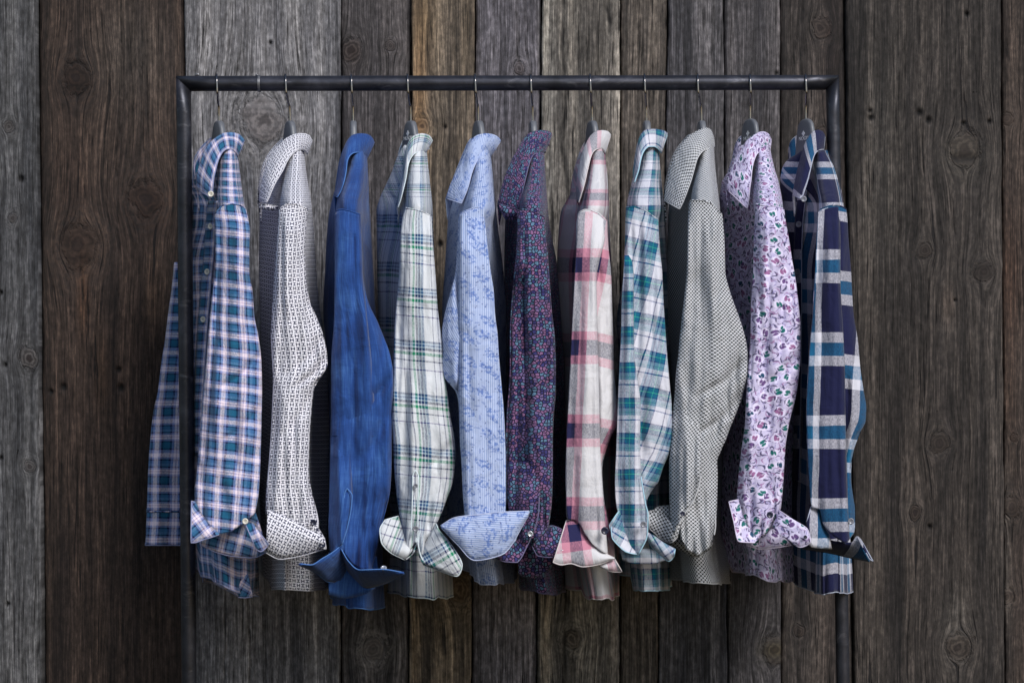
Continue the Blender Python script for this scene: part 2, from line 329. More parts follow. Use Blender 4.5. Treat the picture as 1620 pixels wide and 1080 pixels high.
# ------------------------------------------------------------------ the plank wall
WY = .33
def plank_wall():
    # top x of the left edge, bottom x, depth offset, colour, rough splits
    E = [(-330, -320), (-120, -112), (57, 68), (290, 306), (539, 538), (650, 646), (752, 746), (857, 849), (982, 981), (1057, 1042), (1146, 1152), (1236, 1238), (1338, 1352), (1586, 1592), (1800, 1800), (2000, 2000)]
    Pk = [(0, '#5a5a5c', .1), (.004, '#4d4a49', .1), (0, '#4e4f52', .04), (.016, '#3c322d', .15), (.004, '#77777b', .08), (.013, '#4d4a4c', .05), (0, '#74695c', .3),
          (.013, '#636168', .1), (.002, '#6b6762', .65), (.008, '#58524d', .15), (.005, '#565559', .08), (.007, '#4c4a4d', .05), (.012, '#3f3a38', .2), (.002, '#393533', .14), (.007, '#3f3733', .12), (.0, '#4c4a49', .1)]
    Pk = Pk[1:]
    knots = [(413, 190, 30), (122, 388, 27), (228, 314, 24), (118, 122, 20), (14, 200, 8), (45, 567, 13), (20, 346, 7), (47, 737, 8), (555, 78, 15), (617, 71, 8), (590, 1028, 15), (728, 932, 17),
             (667, 200, 12), (822, 108, 9), (1300, 212, 9), (1300, 42, 13), (1525, 238, 22), (1463, 397, 11), (1557, 430, 14), (1487, 700, 14), (1448, 811, 9), (1516, 1024, 19), (1229, 1029, 20), (1266, 1000, 8),
             (1602, 802, 13), (1595, 945, 11), (1606, 692, 6), (1595, 187, 8), (850, 470, 12), (905, 1010, 12), (700, 640, 16), (1840, 500, 22), (-60, 300, 18), (1700, 320, 18), (-200, 700, 20), (1700, 900, 16)]
    holes = [(33, 283, 4), (97, 613, 4.5), (188, 614, 5), (185, 585, 3.5), (77, 620, 3), (427, 67, 2.5), (704, 201, 2.5), (696, 386, 4), (1377, 175, 3), (1378, 186, 4), (1455, 178, 4.2), (1469, 190, 4), (1566, 192, 3), (1525, 195, 3),
             (1471, 833, 3), (1511, 475, 2), (1, 463, 3), (1, 724, 3), (8, 577, 3), (12, 955, 3), (1300, 132, 4), (1530, 22, 3), (1230, 115, 3)]
    cracks = [([(140, 540), (146, 700), (160, 900), (170, 1090)], 1.3, .9), ([(188, 0), (190, 120), (182, 300), (185, 520)], 1.0, .8), ([(224, 0), (222, 180), (228, 300)], 1.2, .8), ([(230, 330), (226, 470), (236, 620)], .9, .7), ([(205, 560), (196, 760), (190, 990), (200, 1080)], .9, .8), ([(122, 400), (128, 470), (137, 540)], 1.4, .9),
              ([(892, -40), (890, 60), (895, 150), (889, 230), (902, 330), (896, 480), (893, 1100)], 3.2, 1), ([(962, -10), (963, 20), (965, 38), (960, 60)], 3.4, 1), ([(393, 935), (395, 1090)], 1.0, .8), ([(360, 990), (352, 1090)], .8, .6),
              ([(822, 50), (819, 80), (823, 100)], 1.8, 1), ([(684, -30), (685, 250), (686, 500)], 1.0, .8), ([(720, -30), (722, 300)], .9, .7), ([(1420, -10), (1422, 300), (1425, 520), (1430, 800)], .9, .6), ([(1462, 250), (1464, 385)], 1.1, .7), ([(1500, 880), (1506, 1000)], 1.2, .7),
              ([(1270, 0), (1268, 400), (1262, 1090)], 1.6, .8), ([(1010, -10), (1008, 500), (1012, 1090)], 1.2, .6), ([(1120, 0), (1118, 300), (1116, 1090)], 1, .5), ([(470, 0), (478, 130), (473, 330)], .8, .5), ([(440, 215), (447, 330), (452, 520)], .9, .7), ([(384, 60), (388, 150), (380, 240), (384, 420)], .8, .6), ([(1555, 1090), (1552, 500), (1548, 0)], 1.5, .6), ([(662, 930), (668, 1090)], 1.0, .7), ([(690, 940), (694, 1090)], .9, .6)]
    # stained and weathered patches of the boards, plus one painted gap shadow: x, y, rx, ry, colour, amount
    stains_and_shadow = [(125, 130, 45, 55, '#1f1410', .75), (235, 330, 50, 60, '#241712', .6), (110, 300, 30, 90, '#2a1c16', .4), (128, 470, 9, 55, '#5f4330', .5), (240, 480, 14, 60, '#5e4a3a', .4), (160, 590, 11, 60, '#5c4634', .5), (70, 500, 12, 700, '#1d1917', .6),  # last entry here paints shade along the left board gap
              (205, 80, 60, 90, '#4f4a46', .5), (663, 160, 14, 190, '#8d6c46', .55), (672, 30, 16, 60, '#8c7452', .4), (868, 120, 10, 400, '#8d8a84', .7), (978, 200, 7, 400, '#8b8782', .6), (940, 80, 18, 120, '#2c292a', .5), (935, 320, 30, 300, '#5f5a54', .4),
              (862, 1000, 9, 140, '#7e7468', .6), (975, 1000, 8, 120, '#77706a', .6), (1318, 300, 18, 900, '#2c2220', .6), (1245, 400, 12, 900, '#2b2827', .4), (1598, 440, 18, 110, '#553d30', .5), (1596, 640, 14, 90, '#513e33', .4), (1500, 480, 14, 28, '#4f443d', .4), (1524, 245, 28, 30, '#5b5852', .5),
              (1229, 1029, 24, 16, '#4f4a2e', .6), (1390, 230, 40, 200, '#4e4c48', .3), (560, 90, 16, 28, '#2b211d', .6), (590, 1030, 40, 34, '#8a8a8c', .35), (1593, 900, 8, 160, '#7a746e', .4), (655, 1000, 8, 130, '#7c6a54', .5), (860, 60, 6, 80, '#a09c94', .5), (300, 60, 10, 200, '#7c7d80', .4), (1512, 1000, 22, 60, '#73706c', .4), (200, 620, 100, 260, '#3a2d27', .4),
              (420, 980, 110, 90, '#4a4340', .5), (1480, 820, 90, 300, '#3f3834', .35), (740, 60, 14, 120, '#6b5c47', .3), (1090, 560, 60, 700, '#3d3a3d', .3)]
    V = []; F = []; GR = []; TI = []; MK = []
    PY = np.arange(-170, 1271, 2.4); k = (D+WY)/D/1000
    for pi in range(len(E)-1):
        off, hexc, rg = Pk[pi]; base = np.array(lin(hexc)[:3])
        xl = np.interp(PY, [0, 1080], [E[pi][0], E[pi][1]]); xr = np.interp(PY, [0, 1080], [E[pi+1][0], E[pi+1][1]])
        xl = np.where(PY < 0, E[pi][0], xl)+1.2+np.array([nz(pi*7.1, q*.011, 1)*1.6+nz(pi*3.1, q*.06, 2)*.7 for q in PY])
        xr = np.where(PY < 0, E[pi+1][0], xr)-1.2+np.array([nz(pi*5.3+40, q*.011, 1)*1.6+nz(pi*2.7+9, q*.06, 2)*.7 for q in PY])
        nc = max(8, int((E[pi+1][0]-E[pi][0])/2.4))
        f = np.linspace(0, 1, nc); f = np.concatenate([[0, 0], f[1:-1], [1, 1]]); edge = np.zeros(nc+2); edge[0] = edge[-1] = 1
        X = xl[:, None]+(xr-xl)[:, None]*f[None, :]; Y = np.repeat(PY[:, None], X.shape[1], 1)
        gx = X.copy(); kn = np.full(X.shape, 3.0); ks = np.zeros(X.shape)
        for kx, ky, R in knots:
            if not (E[pi][0]-5 < kx < E[pi+1][0]+5): continue
            dx = X-kx; dz = (Y-ky)*.80; r2 = dx*dx+dz*dz
            gx -= dx*np.minimum(R*R*1.0/np.maximum(r2, R*R), 1)*np.exp(-np.maximum(0, np.sqrt(r2)-R*3)/(R*3))
            asp = .8+.5*abs(nz(kx*.37, ky*.21, 3)); dzk = dz*(1+.25*nz(kx*.11, ky*.13, 7)); rr_ = np.sqrt(dx*dx*asp+dzk*dzk); near_ = rr_ < R*4
            if near_.any():
                ii = np.argwhere(near_)
                for i_, j_ in ii:
                    a_ = math.atan2(dzk[i_, j_], dx[i_, j_]); v_ = rr_[i_, j_]/R*(1+.20*nz(math.cos(a_)*1.1+kx, math.sin(a_)*1.1+ky, 2)+.07*nz(X[i_, j_]*.13, Y[i_, j_]*.13, 5))
                    if v_ < kn[i_, j_]: kn[i_, j_] = v_; ks[i_, j_] = (abs(nz(kx*1.7, ky*.9, 4))*2.4) % 1.0
        ck = np.zeros(X.shape); dep = np.zeros(X.shape)
        for pts, wd, st in cracks:
            ys = [p[1] for p in pts]; xs = [p[0] for p in pts]
            if ys[0] > ys[-1]: ys, xs = ys[::-1], xs[::-1]
            if not (E[pi][0] < np.mean(xs) < E[pi+1][0]): continue
            cx = np.interp(PY, ys, xs)+np.array([nz(q*.03, xs[0], 4)*3+nz(q*.11, xs[0], 8)*1.5 for q in PY])
            am = (sm(ys[0]-8, ys[0]+14, PY)*(1-sm(ys[-1]-14, ys[-1]+8, PY)))*np.clip(.75+np.array([nz(q*.025, xs[0], 14) for q in PY])*1.3, 0, 1)
            ww = (wd*(.8+.5*np.abs(np.array([nz(q*.05, xs[0], 24) for q in PY]))))[:, None]
            gg = np.exp(-((X-cx[:, None])/np.maximum(ww, .9))**2)*am[:, None]*st
            ck = np.maximum(ck, gg); dep += gg*.004
        for hx, hy, hr in holes:
            if not (E[pi][0] < hx < E[pi+1][0]): continue
            gg = np.clip(1.6*np.exp(-(((X-hx)/hr)**2+((Y-hy)/(hr*1.25))**2)*1.2), 0, 1)
            ck = np.maximum(ck, gg); dep += gg*.006
        T = np.ones(X.shape+(3,))*base
        dn = np.array([[0.0]])
        for sx, sy, rx, ry, hc, am in stains_and_shadow:
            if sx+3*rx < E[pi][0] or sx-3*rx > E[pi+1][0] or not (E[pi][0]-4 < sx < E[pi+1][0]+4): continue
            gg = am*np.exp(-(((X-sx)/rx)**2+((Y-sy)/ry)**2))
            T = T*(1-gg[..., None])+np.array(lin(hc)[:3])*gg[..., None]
        cup = .0015*((f-.5)*2)**2
        yy = WY+off+dep+cup[None, :]+np.where(edge[None, :] > 0, .03, 0)
        rnd = np.exp(-np.minimum(X-xl[:, None], xr[:, None]-X)/1.6)*.003; yy = yy+np.where(edge[None, :] > 0, 0, rnd)
        b = len(V); R_, C_ = X.shape
        V += np.stack([(X-810)*k, yy, (540-Y)*k], -1).reshape(-1, 3).tolist()
        GR += np.stack([gx*k, -Y*k, np.full(X.shape, pi*7.3+1)], -1).reshape(-1, 3).tolist()
        MK += np.stack([kn, ck, rg+np.floor(ks*10)], -1).reshape(-1, 3).tolist()
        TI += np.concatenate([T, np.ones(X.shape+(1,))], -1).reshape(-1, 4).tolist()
        i, j = np.meshgrid(np.arange(R_-1), np.arange(C_-1), indexing='ij'); a = (b+i*C_+j).ravel()
        F.append(np.stack([a, a+C_, a+C_+1, a+1], -1))
    # one near-black backing sheet behind the gaps
    b = len(V); z0, z1 = (540+170)*k, (540-1270)*k
    V += [((-330-810)*k, WY+.028, z1), ((2000-810)*k, WY+.028, z1), ((2000-810)*k, WY+.028, z0), ((-330-810)*k, WY+.028, z0)]
    GR += [(0, 0, 0)]*4; MK += [(3, .9, 0)]*4; TI += [(.02, .018, .018, 1)]*4
    F.append(np.array([[b, b+1, b+2, b+3]]))
    F = np.concatenate(F)
    me = bpy.data.meshes.new('plank_wall'); me.from_pydata(V, [], F.tolist()); me.update()
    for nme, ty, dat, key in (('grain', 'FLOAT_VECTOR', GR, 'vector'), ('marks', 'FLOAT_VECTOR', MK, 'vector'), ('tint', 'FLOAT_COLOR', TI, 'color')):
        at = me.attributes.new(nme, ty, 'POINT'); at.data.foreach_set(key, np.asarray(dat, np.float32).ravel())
    me.polygons.foreach_set('use_smooth', [True]*len(me.polygons))
    me.materials.append(WOOD())
    o = bpy.data.objects.new('plank_wall', me); COL.objects.link(o)
    o['label'] = 'wall of weathered grey and brown vertical wooden planks behind the clothes rack'; o['category'] = 'wall'
plank_wall()

# ------------------------------------------------------------------ the rack
def rack():
    steel = STEEL(); root = empty('clothes_rack', P(300, 1260, 0), label='black steel pipe clothes rack with mitred corners carrying eleven shirts', category='clothes rack')
    r = .0125; zl = 132.5; n = 32
    Lt, Lb = (290.5, zl), (301, 1262); Rt, Rb = (1317, 130.8), (1337, 1262)
    def ring(c, t, nrm, rr):            # circle swept along t, cut by the plane through c with normal nrm
        out = []
        c = Vector(c); t = Vector(t).normalized(); nrm = Vector(nrm).normalized(); a = Vector((0, 1, 0)); bb = t.cross(a)
        for i in range(n):
            an = 2*math.pi*i/n; q = c+(a*math.cos(an)+bb*math.sin(an))*rr
            q = q+t*((c-q).dot(nrm)/t.dot(nrm)); out.append(tuple(q))
        return out
    A = Vector(P(*Lt)); B = Vector(P(*Rt)); C0 = Vector(P(*Lb)); C1 = Vector(P(*Rb))
    def pipe(name, p, q, n0, n1, rr0, rr1, cuts=24):
        mb = MB(); t = (q-p).normalized(); b = 0; rings = []
        for i in range(cuts+1):
            f = i/cuts; nrm = n0 if i == 0 else (n1 if i == cuts else t)
            rings.append(ring(p.lerp(q, f), t, nrm, rr0+(rr1-rr0)*f))
        faces = []
        for i in range(cuts):
            for k in range(n): faces.append((i*n+k, i*n+(k+1) % n, (i+1)*n+(k+1) % n, (i+1)*n+k))
        faces.append(tuple(range(n))[::-1]); faces.append(tuple(cuts*n+k for k in range(n)))
        mb.poly([v for rg in rings for v in rg], faces)
        o = mb.build(name, steel); attach(o, root)
        return o
    tb = (B-A).normalized(); tl = (C0-A).normalized(); tr = (C1-B).normalized()
    nl = (tb-tl).normalized(); nr = (tb+tr).normalized()
    A1 = A; B1 = B
    pipe('crossbar', A1, B1, nl, nr, .0122, .0118)
    pipe('post', A1+Vector((0, 0, -.0003)), C0, nl, tl, .0118, .0118)
    pipe('post', B1+Vector((0, 0, -.0003)), C1, nr, tr, .0106, .0106)
    for o in list(root.children):
        for p_ in o.data.polygons:
            if len(p_.vertices) > 4: p_.use_smooth = False
    # weld beads
    wm = plain('weld_metal', '#8a8a8e', .45, .8)
    for px, rr in ((409.5, .0125), (411.4, .0124)):
        mb = MB(); c = Vector(P(px, zl)); pts = []
        for i in range(25):
            an = 2*math.pi*i/24; pts.append(c+Vector((0, math.cos(an)*rr, math.sin(an)*rr)))
        mb.tube(pts, [.0009+.0004*abs(math.sin(i*1.9)) for i in range(25)], 6); attach(mb.build('weld_bead', wm), root)
    mb = MB(); mb.tube([P(309, 120.5), P(311, 118), P(313.5, 117.5), P(315, 120.5)], [.0016, .002, .002, .0014], 6); attach(mb.build('weld_bead', wm), root)
    mb = MB(); mb.tube([P(404, 119.6), P(407, 118.6), P(409, 120)], [.001, .0014, .001], 6); attach(mb.build('weld_bead', wm), root)
rack()
# ------------------------------------------------------------------ shirts
def path3(pts, n):
    """smooth 3-D path through traced points, n samples"""
    a = np.array([p if len(p) == 3 else (*p, 0) for p in pts], float); t = np.arange(len(a))
    q = np.linspace(0, len(a)-1, n); return np.stack([pchip(t, a[:, k], q) for k in range(3)], -1)
def toW(a):
    s = (D+a[..., 2])/D/1000
    return np.stack([(a[..., 0]-810)*s, a[..., 2], (540-a[..., 1])*s], -1)
def sheet(mb, A, B, n=28, m=9, bulge=.008, rot=0.0, off=(0, 0), band=False, wrink=.0026, trim=None, edges='B', tr=.0009, dome=0.0):
    """cloth leaf between two traced edges"""
    a = path3(A, n); b = path3(B, n); f = np.linspace(0, 1, m)[:, None, None]
    G3 = a[None]*(1-f)+b[None]*f
    G3[..., 2] -= bulge*np.sin(np.pi*np.linspace(0, 1, m))[:, None]
    G3[..., 2] -= dome*np.sin(np.pi*np.linspace(0, 1, n))[None, :]
    seed = A[0][0]*.13
    for i in range(m):
        for j in range(n):
            x, y = G3[i, j, 0], G3[i, j, 1]
            G3[i, j, 2] += wrink*(nz(x*.045+seed, y*.03, 3)+.5*nz(x*.12+seed, y*.09, 8))
    W = toW(G3)
    if band:
        du = np.concatenate([[0], np.cumsum(np.linalg.norm(np.diff(W[m//2], axis=0), axis=1))])
        dv = np.linspace(0, 1, m)*np.linalg.norm(W[-1]-W[0], axis=1).mean()
        UV = np.stack(np.broadcast_arrays(du[None, :]+off[0], dv[:, None]+off[1]), -1)
    else:
        c, s_ = math.cos(rot), math.sin(rot); X = W[..., 0]; Z = W[..., 2]
        UV = np.stack([X*c-Z*s_+off[0], X*s_+Z*c+off[1]], -1)
    mb.grid(W, UV)
    if trim is not None:
        A_, B_, L_, R_ = W[0], W[-1], W[:, 0], W[:, -1]
        e = ''.join(sorted(edges))
        q = {'A': [A_], 'B': [B_], 'AL': [A_[::-1], L_], 'BL': [L_, B_], 'BR': [B_, R_[::-1]], 'BLR': [L_, B_, R_[::-1]], 'ABR': [A_, R_, B_[::-1]], 'ABL': [A_[::-1], L_, B_], 'AB': [A_[::-1], L_, B_], 'ALR': [L_[::-1], A_, R_], 'AR': [A_, R_]}[e] if e else None
        if q:
            q = np.concatenate([p[(1 if i else 0):] for i, p in enumerate(q)]).copy(); q[:, 1] -= .0006; trim.tube(q.tolist(), tr, 6)
    return W
def table(rows, q): 
    r = np.array(rows, float); return pchip(r[:, 0], r[:, 1], q), pchip(r[:, 0], r[:, 2], q)

def body_section(S, py, phi):
    nl, nr = table(S['nb'], py); fl, fr = table(S['fb'], py)
    ins = sm(S['seam_y']-4, S['seam_y']+30, py)*np.minimum((nr-nl)*.13, 9); nl = nl+ins; nr = nr-ins
    yn = pchip([225, 250, 290, S['seam_y'], S['seam_y']+22, 430, 960], [-.042, -.072, -.135, -.197, -.185, -.145, -.140], py)
    yf = pchip([225, 250, 290, 332, 350, 430, 960], [.042, .07, .13, .19, .19, .17, .165], py)
    c = -np.cos(phi); s = np.sin(phi); w_ = (c+1)/2; k = sm(S.get('k0', .28), S.get('k1', .60), w_)
    L = nl*(1-k)+fl*k; R = nr*(1-k)+fr*k
    mid = (L+R)/2; half = (R-L)/2
    px = mid-half*np.sign(s)*np.abs(s)**np.interp(py, [235, 300], [.95, .55])
    return px, yn+(yf-yn)*w_
def make_body(S):
    nR, nC = 120, 144; phi = np.linspace(-np.pi, np.pi, nC)      # 0 = nearest to the camera, + = shirt front (left)
    T0 = S.get('top', 230); base = np.linspace(0, 1, nR)
    pb, _ = body_section(S, np.full(nC, 930.0), phi)
    h = np.array(S['hem'], float); hem = np.interp(pb, h[:, 0], h[:, 1])
    hem = hem+np.array([4*nz(math.cos(a)*2+S['id']*3, math.sin(a)*2, 5)+2*nz(a*3, S['id'], 9) for a in phi]); far = sm(-.2, .6, -np.cos(phi)); hem = hem+far*S.get('hem_back', -6)
    G3 = np.zeros((nR, nC, 3)); seed = S['id']*13.7
    for i, t in enumerate(base):
        py = T0+(hem-T0)*t
        px, y = body_section(S, py, phi)
        amp = 2.0+8.5*t*t+2*t; am2 = .6 if S.get('calm') else 1.0
        for j in range(nC):
            a = phi[j]; q = py[j]
            nn = nz(math.cos(a)*2.2+seed, math.sin(a)*2.2, q*.0035)+.5*nz(math.cos(a)*5+seed, math.sin(a)*5, q*.008)
            px[j] += nn*amp*am2*math.sin(a)*-1*.9
            y[j] += nn*.022*t*t+.003*nz(px[j]*.06+seed, q*.012, 6)
        G3[i, :, 0] = px; G3[i, :, 1] = py; G3[i, :, 2] = y
    W = toW(G3)
    mid = nC//2
    ds = np.linalg.norm(np.diff(W, axis=1), axis=2); cs = np.concatenate([np.zeros((nR, 1)), np.cumsum(ds, axis=1)], 1); cs -= cs[:, mid:mid+1]
    dv = np.linalg.norm(np.diff(W[:, mid], axis=0), axis=1); vv = np.concatenate([[0], np.cumsum(dv)])
    V = np.repeat(-vv[:, None], nC, 1)
    UV = np.stack([cs+S.get('bu', 0), V+S.get('bv', 0)], -1)
    mb = MB(); mb.grid(W, UV)
    S['bodyW'] = W; S['bodyG'] = G3
    # turned hem
    tr = MB(); q = W[-1].copy(); tr.tube(q.tolist(), .0011, 6)
    return mb, tr
def body_pt(S, px, py):
    phi = np.linspace(0.02, np.pi*.80, 160)
    X, Y = body_section(S, np.full(160, float(py)), phi)
    k = np.argmax(X <= px) if (X <= px).any() else int(np.argmin(X))
    return Y[k]
def fold_noise(x, q, seed):
    return (nz(x*.035+seed, q*.0045, 1)*.016+nz(x*.10+seed, q*.008, 5)*.008+nz(x*.03+q*.010+seed, q*.018, 9)*.003+nz(x*.05+seed, q*.06+x*.04, 12)*.0012
            +abs(nz(x*.06-q*.010+seed, q*.010, 31))*.004)
def make_tube(S, rows, ys, top=None, bot=None, ty=.024, creases=(), seed=0, u0=0, v0=0, shear=0.0, fold=1.0, nR=150, nC=84, blend=.6, uvrot=0.0):
    """a sleeve: flattened tube following traced outlines, with pressed folds"""
    py0, py1 = rows[0][0], rows[-1][0]
    th = np.linspace(np.pi*1.5, -np.pi*.5, nC)              # starts and ends behind, passes the front (pi/2)... left to right
    G3 = np.zeros((nR, nC, 3)); t = np.linspace(0, 1, nR)
    ysr = np.array(ys, float)
    cx = np.cos(th); sy = np.sin(th)
    wm = np.mean([r[2]-r[1] for r in rows])
    U = np.zeros((nR, nC)); VV = np.zeros((nR, nC))
    topx = np.array(top, float) if top else None; botx = np.array(bot, float) if bot else None
    for i in range(nR):
        py = np.full(nC, py0+(py1-py0)*t[i])
        for _ in range(2):
            l, r = table(rows, py); px = (l+r)/2-(r-l)/2*(-np.sign(cx)*np.abs(cx)**.9)
            tp = np.interp(px, topx[:, 0], topx[:, 1]) if topx is not None else py0
            bt = np.interp(px, botx[:, 0], botx[:, 1]) if botx is not None else py1
            if topx is not None: tp = np.where(sy < -.1, topx[:, 1].max()+6, tp)
            if botx is not None: bt = np.where(sy < -.1, botx[:, 1].min()-4, bt)
            py = tp+(bt-tp)*t[i]+np.zeros(nC)
        y = np.interp(py, ysr[:, 0], ysr[:, 1]); tt = np.interp(py, [py0, py0+40, py1-40, py1], [ty*.55, ty, ty, ty*.9])
        yy = y-tt*np.sign(sy)*np.abs(sy)**.8
        w_ = r-l; s = cx*.5*(w_*blend+wm*(1-blend))/1000; sh = np.zeros(nC)
        front = sy > -.05
        for j in range(nC):
            q = py[j]; x = px[j]
            n_ = fold_noise(x, q, seed)
            ends = float(sm(py1-130, py1, q)); n_ += ends*nz(x*.14+seed, q*.012, 21)*.012
            yy[j] += n_*fold*(1 if front[j] else .3)*float(sm(py0-2, py0+45, q))
        for cr in creases:
            c = np.array(cr['p'], float)                    # (py, px)
            lx = np.interp(py, c[:, 0], c[:, 1]); act = sm(c[0, 0]-15, c[0, 0]+25, py)*(1-sm(c[-1, 0]-25, c[-1, 0]+15, py))
            d = px-lx; wd = cr.get('w', 3.0)
            side = 1 if cr.get('side', 'R') == 'R' else -1
            k = sm(-wd*.3, wd, d*side)
            yy += front*act*(cr.get('step', .010)*k+cr.get('groove', .005)*np.exp(-(d/wd)**2))
            if cr.get('rot'):
                dd = np.where(d*side > 0, d, 0)/1000*act*front; sh += dd*cr['rot']
                s = s+np.where(d*side > 0, 1, 0)*act*front*cr.get('ru', 0)*(py-c[0, 0])/1000
        G3[i, :, 0] = px; G3[i, :, 1] = py; G3[i, :, 2] = yy
        U[i] = s; VV[i] = -py/1000*1.0+shear*cx*w_/2000-sh
    W = toW(G3)
    if uvrot: U, VV = U*math.cos(uvrot)-VV*math.sin(uvrot), U*math.sin(uvrot)+VV*math.cos(uvrot)
    UV = np.stack([U+u0, VV+v0], -1)
    mb = MB(); mb.grid(W, UV); tr = MB()
    if bot: 
        fr = W[-1][(sy > -.15)]; q = fr.copy(); q[:, 1] -= .0008; tr.tube(q.tolist(), .0009, 6)
    return mb, tr, W, G3

def button(parent, px, py, y, mat, r=.0052, tilt=(0, 0), name='button'):
    prof = [(0, -.0009), (.45, -.0009), (.62, -.0016), (.85, -.0019), (1.0, -.0012), (1.0, .0006), (0, .0006)]
    mb = MB(); n = 18; vs_ = []; fs = []
    for k, (a, b) in enumerate(prof):
        for i in range(n):
            an = 2*math.pi*i/n; vs_.append((a*r*math.cos(an), b, a*r*math.sin(an)))
    for k in range(len(prof)-1):
        for i in range(n): fs.append((k*n+i, k*n+(i+1) % n, (k+1)*n+(i+1) % n, (k+1)*n+i))
    mb.poly(vs_, fs)
    for hx, hz in ((-.2, -.2), (.2, -.2), (-.2, .2), (.2, .2)):
        c = [(hx*r+.11*r*math.cos(2*math.pi*i/8), -.00105, hz*r+.11*r*math.sin(2*math.pi*i/8)) for i in range(8)]
        mb.poly(c, [tuple(range(8))], 1)
    M = Matrix.Rotation(tilt[0], 4, 'Z') @ Matrix.Rotation(tilt[1], 4, 'X'); o_ = Vector(P(px, py, y))
    mb.v = [tuple(o_+(M @ Vector(v))) for v in mb.v]
    o = mb.build(name, [mat, DARK]); attach(o, parent); return o

def make_shirt(S):
    X0 = P(S['hook'][0], 235, 0)
    root = empty('shirt', (X0[0], 0, P(0, S['hem'][0][1], 0)[2]), label=S['label'], category='shirt', group='button-up shirts hanging on the rack')
    mat = S['mat']; edge = S['edge']
    mb, tr = make_body(S); body = mb.build('body', mat, root, solid=.0012); attach(body, root)
    attach(tr.build('hem_edge', edge, body), body)
    sd = S['id']*5.3
    ysl = S.get('ys', [(320, -.184), (345, -.186), (420, -.200), (600, -.212), (870, -.215)])
    mb, tr, W, G3 = make_tube(S, S['sl'], ysl, S['seam'], S['bot'], creases=S.get('creases', ()), seed=sd, u0=S.get('su', 0), v0=S.get('sv', 0), shear=S.get('shear', 0), fold=S.get('fold', 1), blend=S.get('blend', .6), ty=S.get('ty', .024), uvrot=S.get('uvrot', 0))
    slv = mb.build('sleeve', mat, root, solid=.0012); attach(slv, root)
    for pn in S.get('panel', ()):
        # a pressed fold: one layer of the sleeve lying over the rest, with a free-standing crease edge
        nR, nC = 150, 26; t = np.linspace(0, 1, nR); f_ = np.linspace(0, 1, nC); G_ = np.zeros((nR, nC, 3)); ysr = np.array(ysl, float); tu = np.zeros((nR, nC)); tv = np.zeros((nR, nC))
        pl_, pr_ = np.array(pn['l'], float), np.array(pn['r'], float); p0, p1 = pl_[0, 0], pl_[-1, 0]; bt = np.array(S['bot'], float); right = pn.get('edge', 'R') == 'R'
        tp = np.array(S['seam'], float)
        for i in range(nR):
            py = np.full(nC, p0+(p1-p0)*t[i])
            for _ in range(2):
                l = pchip(pl_[:, 0], pl_[:, 1], py); r = pchip(pr_[:, 0], pr_[:, 1], py); px = l+(r-l)*f_
                a_ = np.interp(px, tp[:, 0], tp[:, 1])+3 if pn.get('top') else p0; b_ = np.minimum(np.interp(px, bt[:, 0], bt[:, 1]), p1) if pn.get('bot', 1) else p1
                py = a_+(b_-a_)*t[i]+np.zeros(nC)
            e = f_ if right else 1-f_
            y = np.interp(py, ysr[:, 0], ysr[:, 1])-np.interp(py, [p0, p0+50], [.016 if pn.get('top') else .022, .028])
            y = y-.001-.013*sm(0, .65, e)*float(sm(0, .10, t[i]))+.012*sm(.88, 1, e)
            if pn.get('fade') or pn.get('slit'):
                L_, R_ = table(S['sl'], py); cc = np.clip((px-(L_+R_)/2)/((R_-L_)/2), -.98, .98)
                y = np.interp(py, ysr[:, 0], ysr[:, 1])-S.get('ty', .024)*(1-cc*cc)**.4
                if pn.get('fade'): y = y-.012*float(sm(0, .1, t[i]))*sm(0, .6, e)*(1-float(sm(.55, 1, t[i])))+.004*float(sm(.8, 1, t[i]))+.010*sm(.9, 1, e)
                else: y = y+.005*(1-float(sm(0, .12, t[i])))-.016*float(sm(.1, .5, t[i]))*sm(0, .7, e)+.008*sm(.9, 1, e)+.003*(1-sm(0, .06, e))
                for j in range(nC): y[j] += fold_noise(px[j], py[j], sd)*float(sm(S['sl'][0][0]-2, S['sl'][0][0]+45, py[j]))
                ww_ = R_-L_; wm_ = np.mean([q_[2]-q_[1] for q_ in S['sl']]); bl_ = S.get('blend', .6); tu[i] = cc*.5*(ww_*bl_+wm_*(1-bl_))/1000+S.get('su', 0); tv[i] = -py/1000+S.get('shear', 0)*cc*ww_/2000+S.get('sv', 0)
                G_[i, :, 0] = px; G_[i, :, 1] = py; G_[i, :, 2] = y; continue
            y = y-pn.get('lift', 0)*float(sm(0, .05, t[i]))
            for j in range(nC):
                q, x = py[j], px[j]; y[j] += .6*float(sm(0, .06, t[i]))*(nz(x*.06+sd, q*.006, 41)*.008+nz(x*.12+sd, q*.012, 45)*.005+nz(x*.03+sd, q*.05, 12)*.0015)
            G_[i, :, 0] = px; G_[i, :, 1] = py; G_[i, :, 2] = y
        W_ = toW(G_); UV = np.stack([(G_[..., 0]-pn.get('x0', 0))/1000+pn.get('u', 0)-pn.get('lean', 0)*(G_[..., 1]-500)/1000, -G_[..., 1]/1000+pn.get('v', 0)+pn.get('sh', 0)*(G_[..., 0]-l[0])/1000], -1)
        if pn.get('fade') or pn.get('slit'): UV = np.stack([tu, tv], -1)
        m_ = MB(); m_.grid(W_, UV); attach(m_.build('sleeve_fold', mat, slv, solid=.0014), slv)
    # shoulder seam welt
    th = MB(); fr = W[0][18:-18]; q = fr.copy(); q[:, 1] -= .0006; th.tube(q.tolist(), .0011, 6)
    attach(th.build('shoulder_seam', mat, slv), slv)
    # the far sleeve
    f = S.get('far')
